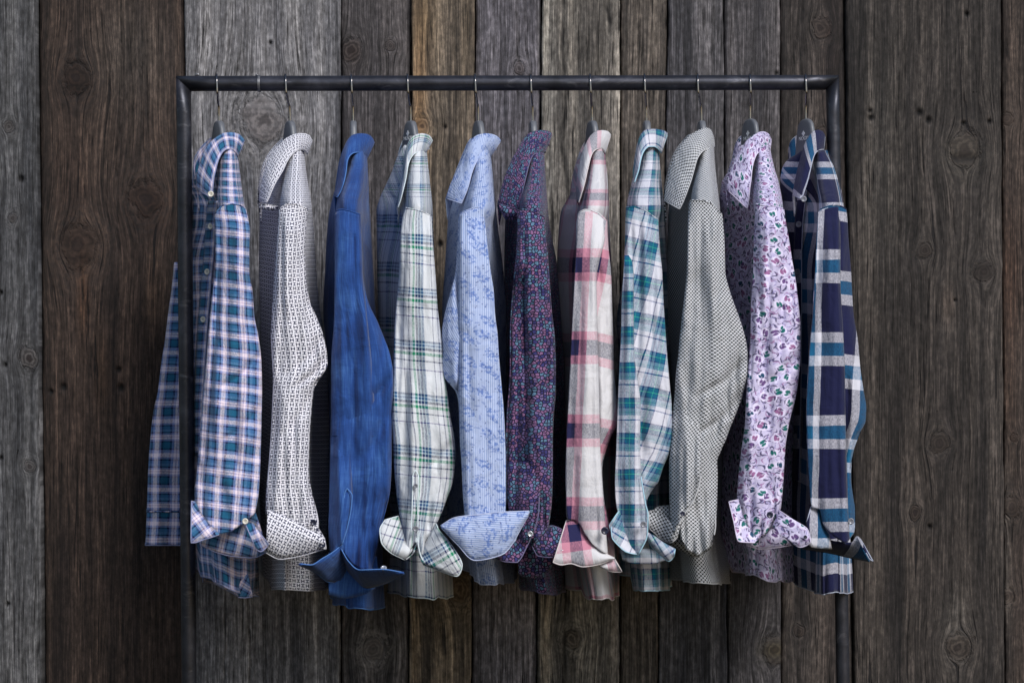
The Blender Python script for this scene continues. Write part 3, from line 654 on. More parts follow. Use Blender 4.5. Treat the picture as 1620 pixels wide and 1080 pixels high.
    if f: mb2, tr2, W2, _ = make_tube(S, f, [(300, .205), (880, .215)], None, [(0, f[-1][0]), (1620, f[-1][0])], seed=sd+50, u0=.013, v0=.01, nR=110, nC=48)
    else:
        rows = []
        for py in (345.0, 420, 560, 700, 800, 850):
            fl, fr_ = [float(np.ravel(z)[0]) for z in table(S["fb"], [py])]; c = (fl+fr_)/2; hw = min(30, (fr_-fl)*.36); rows.append((py, c-hw, c+hw))
        mb2, tr2, W2, _ = make_tube(S, rows, [(300, .195), (880, .21)], None, None, seed=sd+50, nR=60, nC=40, ty=.024)
    s2 = mb2.build('sleeve', mat, root, solid=.0012); attach(s2, root)
    if f:
        cb = MB(); 
        k = int(len(W2)*.875); q = W2[k].copy(); q[:, 1] -= .0012; cb.tube(q.tolist(), .0016, 6); attach(cb.build('cuff_seam', mat, s2), s2)
        attach(tr2.build('hem_edge', edge, s2), s2)
    # collar: near leaf, far leaf
    A, B = S['colA'], S['colB']; n = 40
    def dep(pts, ys_):
        m = len(pts); return [(p[0], p[1], float(np.interp(i/(m-1), [0, .25, .5, .8, 1], ys_))) for i, p in enumerate(pts)]
    A3 = dep(A, S.get('cya', (-.002, -.034, -.052, -.066, -.074))); B3 = dep(B, S.get('cyb', (-.012, -.060, -.085, -.108, -.112)))
    mA = len(A3)-1; m_ = 34
    def leaf(curves, rows_, fold_bulge, voff, trims):
        # one continuous strip through several curves
        cs_ = [path3(c, 44) for c in curves]; out = []
        for i in range(len(cs_)-1):
            k_ = rows_[i]
            for j in range(k_ if i < len(cs_)-2 else k_+1):
                f_ = j/k_; g_ = cs_[i]*(1-f_)+cs_[i+1]*f_; g_[:, 2] -= fold_bulge[i]*math.sin(math.pi*f_); out.append(g_)
        G_ = np.array(out)
        for i in range(G_.shape[0]):
            for j in range(44): G_[i, j, 2] += .0012*nz(G_[i, j, 0]*.08+sd, G_[i, j, 1]*.08, 2)
        W_ = toW(G_); mb_ = MB(); r0 = W_[-rows_[-1]]
        du = np.concatenate([[0], np.cumsum(np.linalg.norm(np.diff(W_[-rows_[-1]//2], axis=0), axis=1))])
        dv = np.concatenate([[0], np.cumsum(np.linalg.norm(np.diff(W_[:, 20], axis=0), axis=1))])
        UV = np.stack(np.broadcast_arrays(dv[:, None]+S.get('cuv', (0, 0))[0], du[None, :]+S.get('cuv', (0, 0))[1]), -1) if S.get('cswap') else np.stack(np.broadcast_arrays(du[None, :]+S.get('cuv', (0, 0))[0], dv[:, None]+S.get('cuv', (0, 0))[1]), -1)
        mb_.grid(W_, UV); o_ = mb_.build('collar_leaf', mat, root, solid=.002); attach(o_, root)
        t_ = MB(); e = [W_[:, 0][-rows_[-1]:], W_[-1], W_[:, -1][::-1][:rows_[-1]]] if trims else [W_[sum(rows_[:-1])]]
        q_ = np.concatenate(e).copy(); q_[:, 1] -= .001; t_.tube(q_.tolist(), .0009, 6); attach(t_.build('collar_stitching', edge, o_), o_)
        return o_
    tt_ = [i/mA for i in range(mA+1)]
    St = [(p[0]-12*(1-t_)+2*t_, p[1]+12+22*t_, p[2]+.010) for p, t_ in zip(A3, tt_)]
    Fo = [(p[0]-.8, p[1]+2.5, p[2]+.007) for p in A3]
    leaf([St, Fo, A3, B3], [5, 2, 12], [0, -.001, .006], 0, True)
    F = S['farA']; mF = len(F)
    F3 = [(p[0], p[1], float(np.interp(i/(mF-1), [0, .4, 1], (.004, .05, .06)))) for i, p in enumerate(F)]
    dx, dy = S.get('farB', (-5, 40))
    Fs = [(x+3, y+18+16*i/(mF-1), z-.006) for i, (x, y, z) in enumerate(F3)]; Ff = [(x+1.0, y+2, z-.005) for x, y, z in F3]
    Fb = [(x+dx*(i/(mF-1)), y+dy*(.4+.6*i/(mF-1)), z+.022) for i, (x, y, z) in enumerate(F3)]
    leaf([Fs, Ff, F3, Fb], [5, 2, 9], [0, 0, -.006], 0, False)
    # open, folded-back cuff
    for c in S.get('cuff', ()):
        cu = MB(); cut = MB(); kw = dict(c[2]) if len(c) > 2 else {}; nm = kw.pop('name', 'cuff_flap')
        ed = kw.pop('edges', 'B'); sheet(cu, c[0], c[1], trim=cut, edges=ed, **kw)
        cf = cu.build(nm, mat, root, solid=.0016); attach(cf, root)
        if cut.v: attach(cut.build('hem_edge', edge, cf), cf)
    for pts in S.get('slit', ()):
        sl = MB(); sl.tube([P(*p) for p in path3(pts, 24)], .0010, 6)
        attach(sl.build('slit_edge', edge, slv), slv)
    if S.get('placket'):
        pm = MB(); pt = MB(); pts = S['placket']; wd = S.get('pw', 7)
        q = np.linspace(pts[0][1], pts[-1][1], 70); cx = np.interp(q, [p[1] for p in pts], [p[0] for p in pts])
        G3 = np.zeros((70, 5, 3))
        for i in range(70):
            for j in range(5):
                x = cx[i]+(j-2)*wd/4; G3[i, j] = (x, q[i], body_pt(S, x, q[i])-.008)
        W = toW(G3); UV = np.stack(np.broadcast_arrays((np.arange(5)*.0045)[None, :]+.002, (-q/1000)[:, None]), -1)
        pm.grid(W, UV); pl = pm.build('placket', mat, root, solid=.0024); attach(pl, root)
        pt.tube((W[:, -1]-np.array([0, .0014, 0])).tolist(), .0008, 6); attach(pt.build('placket_stitching', edge, pl), pl)
        for by in S.get('pbut', []):
            bx = float(np.interp(by, [p[1] for p in pts], [p[0] for p in pts])); button(root, bx, by, body_pt(S, bx, by)-.012, S['bm'], .0050, (-.5, 0))
    for b in S.get('buttons', []): button(root, b[0], b[1], b[2], S['bm'], b[3] if len(b) > 3 else .0046, b[4] if len(b) > 4 else (0, 0))
    return root

def make_hanger(i, S):
    hx, nx = S['hook']; top = 191 if i < 9 else 188
    loc = Vector(P(nx, 195, 0))
    root = empty('hanger', loc, label=S['hlabel'], category='hanger', group='grey hangers hooked over the steel rail')
    yaw = math.radians(S.get('hyaw', 14)); R = Matrix.Rotation(yaw, 4, 'Z')
    # profile in the hanger's own plane: s (towards the camera negative), z; thickness across
    def solid(name, prof, thick, mat, M, bev=.002):
        mb = MB(); n = len(prof)
        v = [(-thick/2, a, b) for a, b in prof]+[(thick/2, a, b) for a, b in prof]
        f = [tuple(range(n)), tuple(range(2*n-1, n-1, -1))]+[(k, k+n, (k+1) % n+n, (k+1) % n) for k in range(n)]
        mb.poly(v, f); mb.v = [tuple(loc+(M @ Vector(q))) for q in mb.v]
        o = mb.build(name, mat, smooth=True, bevel=bev); attach(o, root)
        return o
    zt = (195-top)/1000
    wide = i >= 9
    if wide: right = [(.004, zt), (.012, zt-.002), (.018, zt-.008), (.021, zt-.018), (.023, zt-.032), (.026, -.050), (.024, -.070)]
    else: right = [(.006, zt), (.010, zt-.003), (.0145, zt-.012), (.018, zt-.024), (.022, -.036), (.024, -.050), (.022, -.066)]
    prof = [(-a, b) for a, b in right]+[(a, b) for a, b in right[::-1]]
    head = solid('hanger_head', prof, .0105 if not wide else .0085, HGREY, R, .0038)
    near_px = float(np.mean([np.ravel(z)[0] for z in table(S['nb'], [325.0])])); xn = P(near_px, 0, -.165)[0]; dxn = (xn-loc.x)/.165
    for sgn in (-1, 1):
        arm = [(sgn*.012, -.036), (sgn*.045, -.062), (sgn*.10, -.098), (sgn*.135, -.122), (sgn*.148, -.136), (sgn*.142, -.146), (sgn*.10, -.122), (sgn*.045, -.090), (sgn*.012, -.070)]
        th = .010; v = []; n = len(arm)
        for off in (-th/2, th/2):
            for a, b in arm: v.append(loc+Vector((off+(-a)*dxn, a, b)))
        f = [tuple(range(n)), tuple(range(2*n-1, n-1, -1))]+[(k, k+n, (k+1) % n+n, (k+1) % n) for k in range(n)]
        mb = MB(); mb.poly([tuple(q) for q in v], f); o = mb.build('hanger_arm', HGREY, bevel=.003); attach(o, root)
    # hook: stem, bend in front of the rail, over the top and down behind
    zr = 132.2; xb = hx; mid = (hx+nx)/2
    pts = [(nx, top+8, 0), (nx, top-4, 0), (nx-(nx-hx)*.12, top-22, -.001), (mid+(nx-hx)*.1, 163, -.004), (mid-(nx-hx)*.15, 154, -.010), (hx+.8, 146, -.0150), (hx+.4, 136, -.0152), (hx, 129, -.0150), (hx-.3, 122, -.0110), (hx-.6, 118.2, -.004), (hx-1, 117.2, .003), (hx-1.6, 120, .010), (hx-2.2, 127, .0148), (hx-2.5, 136, .0158), (hx-2.6, 144, .0135)]
    dense = path3(pts, 60); mb = MB(); mb.tube([P(*p) for p in dense], .00165, 10)
    attach(mb.build('hook', CHROME), root)
    if i in (9, 10, 3):
        # small emblem and lettering on the flat of the hanger head
        cu = bpy.data.curves.new('txt', 'FONT'); cu.body = 'NOGU'; cu.size = .0085; cu.align_x = 'CENTER'; cu.extrude = .0002
        to = bpy.data.objects.new('txt', cu); COL.objects.link(to); bpy.context.view_layer.update()
        me = bpy.data.meshes.new_from_object(to.evaluated_get(bpy.context.evaluated_depsgraph_get())); bpy.data.objects.remove(to)
        th = .0105 if not wide else .0085
        # text plane: x -> towards +s reversed so that it reads from the left side
        F_ = Matrix(((0, 0, -1), (-1, 0, 0), (0, 1, 0))).to_4x4()
        def put(me_, name, dz):
            o = bpy.data.objects.new(name, me_); COL.objects.link(o)
            M = Matrix.Translation(loc) @ R @ Matrix.Translation((-th/2-.0004, 0, dz)) @ F_
            me_.transform(M); attach(o, head); me_.materials.clear(); me_.materials.append(WHITE)
        put(me, 'lettering', -.027)
        mb = MB(); c = []
        for k in range(40):
            an = 2*math.pi*k/40; rr = .0036*(1+.22*math.cos(4*an)); c.append((rr*math.cos(an), rr*math.sin(an), 0))
        nb_ = len(c); mb.poly(c+[(x, y, .0004) for x, y, z in c], [tuple(range(nb_, 2*nb_))]+[(k, (k+1) % nb_, (k+1) % nb_+nb_, k+nb_) for k in range(nb_)])
        e = mb.build('emblem', WHITE, smooth=False); COL.objects.unlink(e); me2 = e.data; bpy.data.objects.remove(e)
        put(me2, 'emblem', -.0165)
    return root

DARK = plain('button_hole_dark', '#15151a', .6); HGREY = plain('grey_hanger_plastic', '#63666d', .42); WHITE = plain('white_print', '#e6e6e6', .6)
CHROME = plain('hook_wire', '#8f8a88', .22, 1.0); PEARL = plain('pearl_button', '#d8d3c6', .25); NAVYB = plain('dark_button', '#23263c', .3); METALB = plain('grey_button', '#7d7f88', .25)
SILV = plain('silver_snap', '#c8ccd2', .2, .6)
def L3(pts, y): return [(p[0], p[1], y if not isinstance(y, (list, tuple)) else y[i]) for i, p in enumerate(pts)]
EDG = lambda n, h: plain('edge_'+n, h, .8)
SH = []
SH.append(dict(  # blue tartan
 label='blue, navy and pale pink tartan check shirt, first on the left beside the rack post', hlabel='grey hanger holding the blue tartan shirt beside the left post',
 mat=NAVYTEAL(), edge=EDG('tartan', '#8b90b4'), bm=PEARL, hook=(343, 346.5), hyaw=34,
 nb=[(230, 350, 371), (260, 345, 376), (290, 343, 380), (320, 341, 386), (345, 341, 389), (430, 341, 392), (600, 330, 408), (800, 318, 411), (960, 320, 413)],
 fb=[(230, 342, 372), (260, 320, 377), (285, 307, 380), (320, 302, 384), (345, 300, 387), (430, 299, 391), (600, 300, 398), (800, 305, 406), (960, 308, 412)],
 seam_y=330, hem=[(305, 899), (319, 901), (321, 914), (335, 918), (352, 926), (378, 938), (396, 939), (413, 935)], hem_back=4,
 sl=[(330, 339, 388), (365, 340, 395), (400, 341, 394), (430, 340, 394), (460, 337, 399), (500, 333, 402), (530, 330, 408), (570, 327, 413), (620, 322, 414), (670, 318, 413), (740, 312, 411), (780, 308, 409), (815, 309, 403), (850, 312, 398)],
 seam=[(338, 341), (352, 325), (366, 322), (380, 325), (392, 332)], bot=[(300, 846), (330, 846), (345, 845), (365, 841), (385, 827), (403, 812), (415, 805)],
 creases=[dict(p=[(330, 384), (380, 388), (450, 391)], step=.008, groove=.004), dict(p=[(420, 349), (600, 340), (760, 322)], side='L', step=.006, groove=.001, w=4), dict(p=[(760, 352), (800, 350), (845, 345)], step=0, groove=.006, w=7), dict(p=[(700, 388), (800, 380)], step=.004, groove=.002), dict(p=[(555, 414), (590, 385), (612, 352)], step=.003, groove=.008, w=8), dict(p=[(640, 414), (680, 380), (700, 345)], step=0, groove=.006, w=9)],
 shear=.14, su=.006, sv=.012, bu=.0, bv=.01,
 far=[(415, 276, 305), (457, 272, 304), (492, 267, 303), (541, 261, 303), (572, 256, 303), (619, 250, 302), (652, 243, 302), (740, 235, 302), (800, 233, 301), (862, 230, 300)],
 colA=[(387, 222), (377, 212.5), (365, 210), (355, 211), (345, 216), (337, 222), (330, 229), (324, 239), (319, 252), (315, 265), (312, 279), (313, 300)],
 colB=[(376, 248), (372, 242), (367, 237), (360, 236), (353, 240), (348, 248), (344, 258), (341, 270), (338, 283), (337, 294), (336, 304), (334, 313)],
 farA=[(380, 220), (360, 213), (338, 217), (325, 226), (315, 238), (308, 251), (306, 264), (307, 285)], farB=(-2, 36),
 cuff=[(L3([(303, 792), (308, 793), (316, 808), (330, 828), (345, 843)], -.243), L3([(302, 858), (308, 858), (320, 854), (336, 849), (347, 845)], -.262), dict(edges='BL', rot=.9)),
       (L3([(316, 840), (340, 840), (365, 836), (388, 822), (403, 806)], -.185), L3([(318, 862), (345, 874), (372, 880), (400, 882), (424, 872)], [-.19, -.188, -.19, -.205, -.235]), dict(rot=.25)),
       (L3([(388, 828), (394, 826), (400, 828), (404, 834)], -.246), L3([(404, 865), (412, 872), (419, 868), (425, 860)], -.250), dict(edges='BLR', rot=-.4)),
       (L3([(378, 905), (386, 905), (392, 906)], -.12), L3([(377, 944), (387, 945), (400, 943)], -.125), dict(edges='B', rot=.5))],
 placket=[(338, 318), (334, 350), (331, 400), (327, 440), (322, 500), (318, 560), (313, 640), (311, 720)], pw=15, pbut=[358, 430, 505],
 buttons=[(333.5, 307, -.122), (388, 824, -.256, .0045)]))
SH.append(dict(  # H print
 label='white shirt with small navy geometric print, between the tartan and denim shirts', hlabel='grey hanger holding the white and navy print shirt, second from the left',
 mat=HPRINT(), edge=EDG('hprint', '#c9c8cf'), bm=NAVYB, hook=(452, 459), hyaw=30,
 nb=[(230, 457, 479), (260, 452, 482), (290, 446, 486), (320, 442, 491), (345, 441, 494), (430, 436, 500), (600, 432, 505), (800, 424, 508), (960, 424, 516)],
 fb=[(230, 447, 480), (260, 430, 483), (290, 418, 487), (320, 412, 492), (345, 411, 495), (430, 410, 502), (520, 412, 511), (600, 414, 516), (800, 415, 519), (960, 417, 520)],
 seam_y=326, hem=[(415, 908), (420, 912), (428, 924), (436, 931), (470, 933), (521, 932)], hem_back=-4,
 sl=[(326, 442, 487), (360, 440, 484), (400, 437, 482), (440, 434, 484), (474, 432, 489), (505, 430, 502), (530, 429, 511), (560, 430, 517), (577, 431, 518), (592, 432, 510), (608, 432, 498), (641, 431, 493), (700, 428, 489), (750, 424, 488), (773, 422, 490), (798, 421, 498), (829, 421, 504), (850, 421, 503)],
 seam=[(440, 332), (455, 322), (470, 323), (485, 330), (495, 336)], bot=[(415, 816), (424, 812), (442, 818), (464, 829), (487, 842), (503, 847), (515, 846)],
 creases=[dict(p=[(335, 466), (474, 478), (540, 492), (590, 498)], step=.007, groove=.003, rot=.45), dict(p=[(345, 452), (560, 447), (700, 445)], side='L', step=.006, groove=.001, w=5), dict(p=[(560, 520), (590, 498), (612, 468)], step=0, groove=.011, w=8), dict(p=[(525, 512), (565, 490), (590, 455)], step=0, groove=.007, w=8), dict(p=[(610, 500), (650, 478), (690, 450)], step=0, groove=.006, w=8)],
 colA=[(494, 223), (488, 214), (479, 211.5), (470, 212), (455, 218), (440, 232), (432, 241), (426, 251), (421, 264), (417, 280), (413, 300), (411, 319)],
 colB=[(486, 244), (482, 239), (476, 237), (469, 239), (460, 247), (453, 258), (448, 269), (442, 279), (435, 291), (430, 302), (426, 312), (422, 320)],
 farA=[(484, 219), (468, 214), (450, 218), (436, 230), (424, 245), (416, 262), (412, 280), (409, 300)], farB=(-1, 30),
 cuff=[(L3([(423, 806), (442, 812), (464, 823), (487, 836), (503, 842)], -.2405), L3([(421, 874), (444, 884), (475, 879), (503, 871), (516, 867)], -.238), dict(rot=.45, bulge=.012, edges='B')),
       (L3([(503, 834), (508, 842), (513, 850)], -.225), L3([(497, 852), (505, 864), (516, 868)], -.243), dict(edges='BR', rot=.3)),
       (L3([(414, 322), (424, 324), (432, 325), (440, 326)], -.085), L3([(414, 330), (424, 332), (432, 332), (440, 331)], -.088), dict(edges='AB'))],
 buttons=[(496, 826, -.246, .0046), (510, 861, -.248, .0046)]))
SH.append(dict(  # denim
 label='plain blue denim shirt, third from the left', hlabel='grey hanger holding the blue denim shirt',
 mat=DENIM(), edge=EDG('denim', '#4c78b8'), bm=SILV, hook=(556, 559), hyaw=6,
 nb=[(230, 555, 577), (260, 549, 580), (290, 540, 578), (320, 533, 574), (345, 531, 576), (430, 530, 582), (600, 526, 600), (800, 523, 600), (960, 528, 602)],
 fb=[(230, 548, 578), (260, 540, 581), (290, 534, 583), (320, 526, 584), (345, 521, 586), (430, 514, 591), (485, 511, 594), (600, 519, 600), (800, 520, 602), (960, 522, 604)],
 seam_y=332, hem=[(518, 946), (528, 953), (545, 958), (575, 963), (606, 962)], hem_back=-6,
 sl=[(332, 532, 569), (345, 530, 570), (382, 530, 573), (430, 530, 574), (457, 530, 577), (480, 530, 583), (507, 529, 596), (536, 527, 608), (563, 525, 617), (590, 524, 621), (640, 524, 621), (700, 523, 620), (740, 523, 619), (773, 522, 617), (807, 521, 610), (833, 520, 602), (862, 522, 597), (898, 530, 588)],
 seam=[(528, 338), (533, 333), (541, 331), (555, 334), (568, 339), (580, 342)], bot=[(515, 880), (527, 872), (538, 862), (541, 866), (546, 876), (556, 889), (568, 899), (590, 903), (600, 903)],
 panel=[dict(l=[(342, 530), (382, 530), (430, 530), (507, 529), (563, 525), (640, 524), (690, 524)], r=[(342, 569), (382, 573), (430, 574), (470, 577), (520, 582), (580, 588), (640, 592), (690, 596)], edge='R', top=1, bot=0, fade=1, x0=530), dict(l=[(700, 523), (760, 522), (800, 521), (850, 521), (872, 524)], r=[(700, 556), (750, 556), (780, 557), (800, 556), (832, 550), (858, 542), (872, 530)], edge='R', bot=0, slit=1, x0=530)], creases=[dict(p=[(465, 578), (500, 588), (560, 608)], step=.004, groove=.006, w=5), dict(p=[(590, 624), (630, 592), (660, 552)], step=0, groove=.010, w=9), dict(p=[(640, 624), (700, 590), (740, 560)], step=0, groove=.007, w=10), dict(p=[(775, 556), (800, 556), (835, 549), (862, 541)], step=.010, groove=.008, w=2.4), dict(p=[(620, 600), (760, 585), (880, 575)], step=.006, groove=.001, w=8), dict(p=[(340, 548), (560, 545), (740, 536)], side='L', step=.005, groove=.001, w=7)],
 colA=[(592, 226), (588, 218), (580, 213), (570, 212), (560, 213.5), (552, 220), (545, 233), (541, 247), (538, 262), (536, 278), (533, 294), (530, 310)],
 colB=[(580, 252), (577, 246), (573, 243), (567, 241), (560, 242), (553, 247), (549, 257), (548, 268), (546, 280), (543, 292), (539, 303), (534, 312)],
 farA=[(582, 220), (568, 215), (555, 219), (546, 231), (541, 244), (537, 258), (534, 276), (531, 300)], farB=(0, 30),
 cuff=[(L3([(541, 861), (528, 872), (510, 883), (492, 893), (474, 891)], [-.246, -.255, -.265, -.272, -.272]), L3([(548, 905), (538, 922), (520, 920), (497, 904), (473, 893)], [-.19, -.19, -.205, -.235, -.270]), dict(edges='AB', rot=.8, bulge=.004)),
       (L3([(540, 868), (552, 888), (570, 901), (604, 900), (639, 905)], [-.246, -.256, -.266, -.272, -.268]), L3([(543, 890), (556, 912), (580, 930), (608, 923), (639, 907)], [-.19, -.185, -.19, -.215, -.265]), dict(edges='AB', rot=-.3, bulge=.006)),
       (L3([(520, 872), (540, 876), (565, 880), (596, 880)], -.185), L3([(520, 940), (545, 946), (575, 940), (600, 925)], -.19), dict(edges='', rot=.1))],
 slit=[L3([(549, 772), (545, 782), (545, 800)], -.256), L3([(549, 772), (557, 784), (556, 800), (550, 832), (541, 861)], -.256)],
 buttons=[(607, 898.5, -.268, .0046, (0, -.9)), ]))
SH.append(dict(  # white green plaid
 label='white shirt with thin green and navy plaid lines, cuff spread into two flaps', hlabel='grey hanger holding the white shirt with green and navy plaid lines',
 mat=WHITEGREEN(), edge=EDG('whitegreen', '#d9e4e8'), bm=METALB, hook=(645, 650), hyaw=34,
 nb=[(230, 650, 672), (260, 645, 675), (290, 642, 678), (320, 641, 680), (345, 638, 682), (430, 633, 686), (600, 625, 700), (800, 628, 704), (960, 630, 713)],
 fb=[(230, 640, 673), (250, 628, 675), (270, 621, 677), (292, 611, 679), (317, 600, 682), (334, 596, 683), (430, 596, 688), (600, 606, 700), (700, 612, 706), (800, 616, 710), (960, 619, 714)],
 seam_y=330, hem=[(612, 930), (621, 938), (650, 944), (680, 946), (716, 945)], hem_back=-3,
 sl=[(330, 642, 680), (346, 637, 682), (379, 634, 684), (430, 632, 688), (486, 627, 692), (530, 624, 697), (574, 623, 701), (619, 622, 707), (663, 621, 713), (690, 622, 718), (715, 623, 720), (740, 624, 719), (765, 626, 715), (790, 629, 706), (811, 632, 698), (840, 637, 685), (862, 639, 674), (895, 642, 664)],
 seam=[(636, 330), (643, 329), (658, 332), (671, 336), (680, 341), (690, 345)], bot=[(630, 874), (640, 874), (650, 868), (657, 856), (660, 862), (663, 878), (672, 884), (690, 880)],
 creases=[dict(p=[(332, 650), (480, 641), (640, 634)], side='L', step=.004, groove=.001, w=5), dict(p=[(745, 660), (800, 659), (850, 658)], step=.0, groove=.008, w=4), dict(p=[(560, 668), (700, 672), (840, 668)], step=.003, groove=.005, w=6), dict(p=[(700, 648), (790, 650), (850, 651)], step=.0, groove=.006, w=4), dict(p=[(690, 695), (780, 686), (850, 674)], step=.003, groove=.006, w=4), dict(p=[(560, 690), (680, 700)], step=.004, groove=.002, w=6), dict(p=[(690, 722), (730, 690), (752, 655)], step=0, groove=.006, w=8)],
 shear=.10, su=.028, sv=.006, blend=.75,
 colA=[(684, 223), (680, 216), (674, 213), (667, 212), (658, 214), (650, 220), (644, 232), (641, 246), (639, 262), (637, 280), (632, 300), (628, 322)],
 colB=[(674, 240), (671, 240), (667, 240), (660, 241), (653, 246), (648, 254), (645, 264), (643, 278), (640, 292), (637, 304), (634, 316), (630, 328)],
 farA=[(676, 219), (662, 215), (648, 217), (640, 220), (635, 229), (631, 242), (629, 260), (627, 284)], farB=(-4, 30),
 cuff=[(L3([(630, 816), (634, 830), (638, 846), (645, 862), (656, 866)], [-.225, -.232, -.235, -.235, -.23]), L3([(609, 822), (601, 838), (603, 856), (617, 873), (640, 885)], [-.25, -.262, -.266, -.26, -.24]), dict(edges='BL', rot=.35, bulge=.01)),
       (L3([(690, 828), (680, 846), (672, 862), (666, 872), (663, 880)], [-.225, -.235, -.238, -.236, -.232]), L3([(694, 838), (714, 862), (731, 893), (722, 911), (670, 893)], [-.235, -.255, -.27, -.266, -.245]), dict(edges='BL', rot=-.55, bulge=.012)),
       (L3([(641, 885), (652, 876), (659, 860)], [-.238, -.24, -.243]), L3([(644, 884), (655, 874), (661, 862)], -.225), dict(edges='A'))],
 slit=[L3([(653, 752), (657, 744), (662, 752)], -.247), L3([(662, 752), (661, 800), (661, 850), (666, 880), (676, 894)], -.249), L3([(653, 752), (652, 800), (650, 850)], -.247)],
 buttons=[(657.5, 836, -.258, .0045), (657.5, 768, -.252, .0032)]))
SH.append(dict(  # blue leaf print
 label='light blue striped shirt with blue leaf print, cuff folded up across the sleeve end', hlabel='grey hanger holding the light blue leaf print shirt',
 mat=LEAFS(), edge=EDG('leafs', '#b9c2df'), bm=METALB, hook=(752, 757), hyaw=24,
 nb=[(230, 752, 774), (260, 747, 776), (290, 741, 779), (320, 733, 782), (345, 728, 785), (430, 724, 790), (600, 722, 797), (800, 724, 798), (960, 740, 812)],
 fb=[(230, 744, 775), (260, 733, 777), (290, 720, 780), (320, 712, 783), (345, 710, 786), (430, 706, 798), (500, 701, 803), (600, 702, 803), (700, 706, 802), (800, 708, 806), (860, 716, 816), (960, 750, 818)],
 seam_y=330, hem=[(716, 868), (735, 892), (750, 910), (762, 925), (790, 923), (820, 922)], hem_back=-14,
 sl=[(330, 731, 764), (345, 726, 766), (368, 725, 769), (390, 724, 771), (430, 721, 776), (463, 713, 781), (497, 704, 783), (530, 699, 787), (563, 699, 789), (597, 704, 792), (608, 713, 793), (620, 722, 794), (640, 726, 796), (700, 728, 799), (740, 731, 800), (784, 733, 800), (815, 737, 799), (835, 738, 799)],
 seam=[(726, 338), (733, 335), (749, 329), (764, 326), (775, 326)], bot=None,
 uvrot=-.45, panel=[dict(l=[(345, 727), (400, 726), (430, 726), (500, 726), (620, 726), (700, 729), (740, 731), (784, 733), (835, 738)], r=[(345, 766), (368, 769), (390, 771), (430, 776), (463, 781), (497, 783), (530, 787), (563, 789), (597, 792), (640, 796), (700, 799), (740, 800), (784, 800), (835, 799)], edge='L', top=1, x0=760)],
 colA=[(792, 223), (787, 217), (778, 213), (769, 212), (757, 214), (748, 220), (742, 230), (736, 243), (730, 258), (723, 272), (714, 290), (706, 314)],
 colB=[(776, 248), (771, 246), (766, 246), (760, 248), (755, 254), (750, 264), (746, 275), (743, 287), (740, 298), (736, 308), (733, 315), (730, 322)],
 farA=[(782, 220), (766, 215), (752, 216), (745, 220), (740, 227), (735, 238), (728, 255), (718, 280)], farB=(-4, 30),
 cuff=[(L3([(697, 831), (721, 818), (752, 814), (795, 809.5), (837, 808)], [-.262, -.268, -.27, -.272, -.266]), L3([(699, 835), (724, 861), (752, 886), (794, 877), (836, 815)], [-.262, -.27, -.274, -.276, -.266]), dict(edges='ABR', rot=1.62, bulge=.008, dome=.004)),
       (L3([(712, 846), (752, 846), (800, 846), (822, 840)], -.20), L3([(724, 861), (752, 885), (796, 876), (815, 855)], -.235), dict(edges=''))],
 buttons=[]))
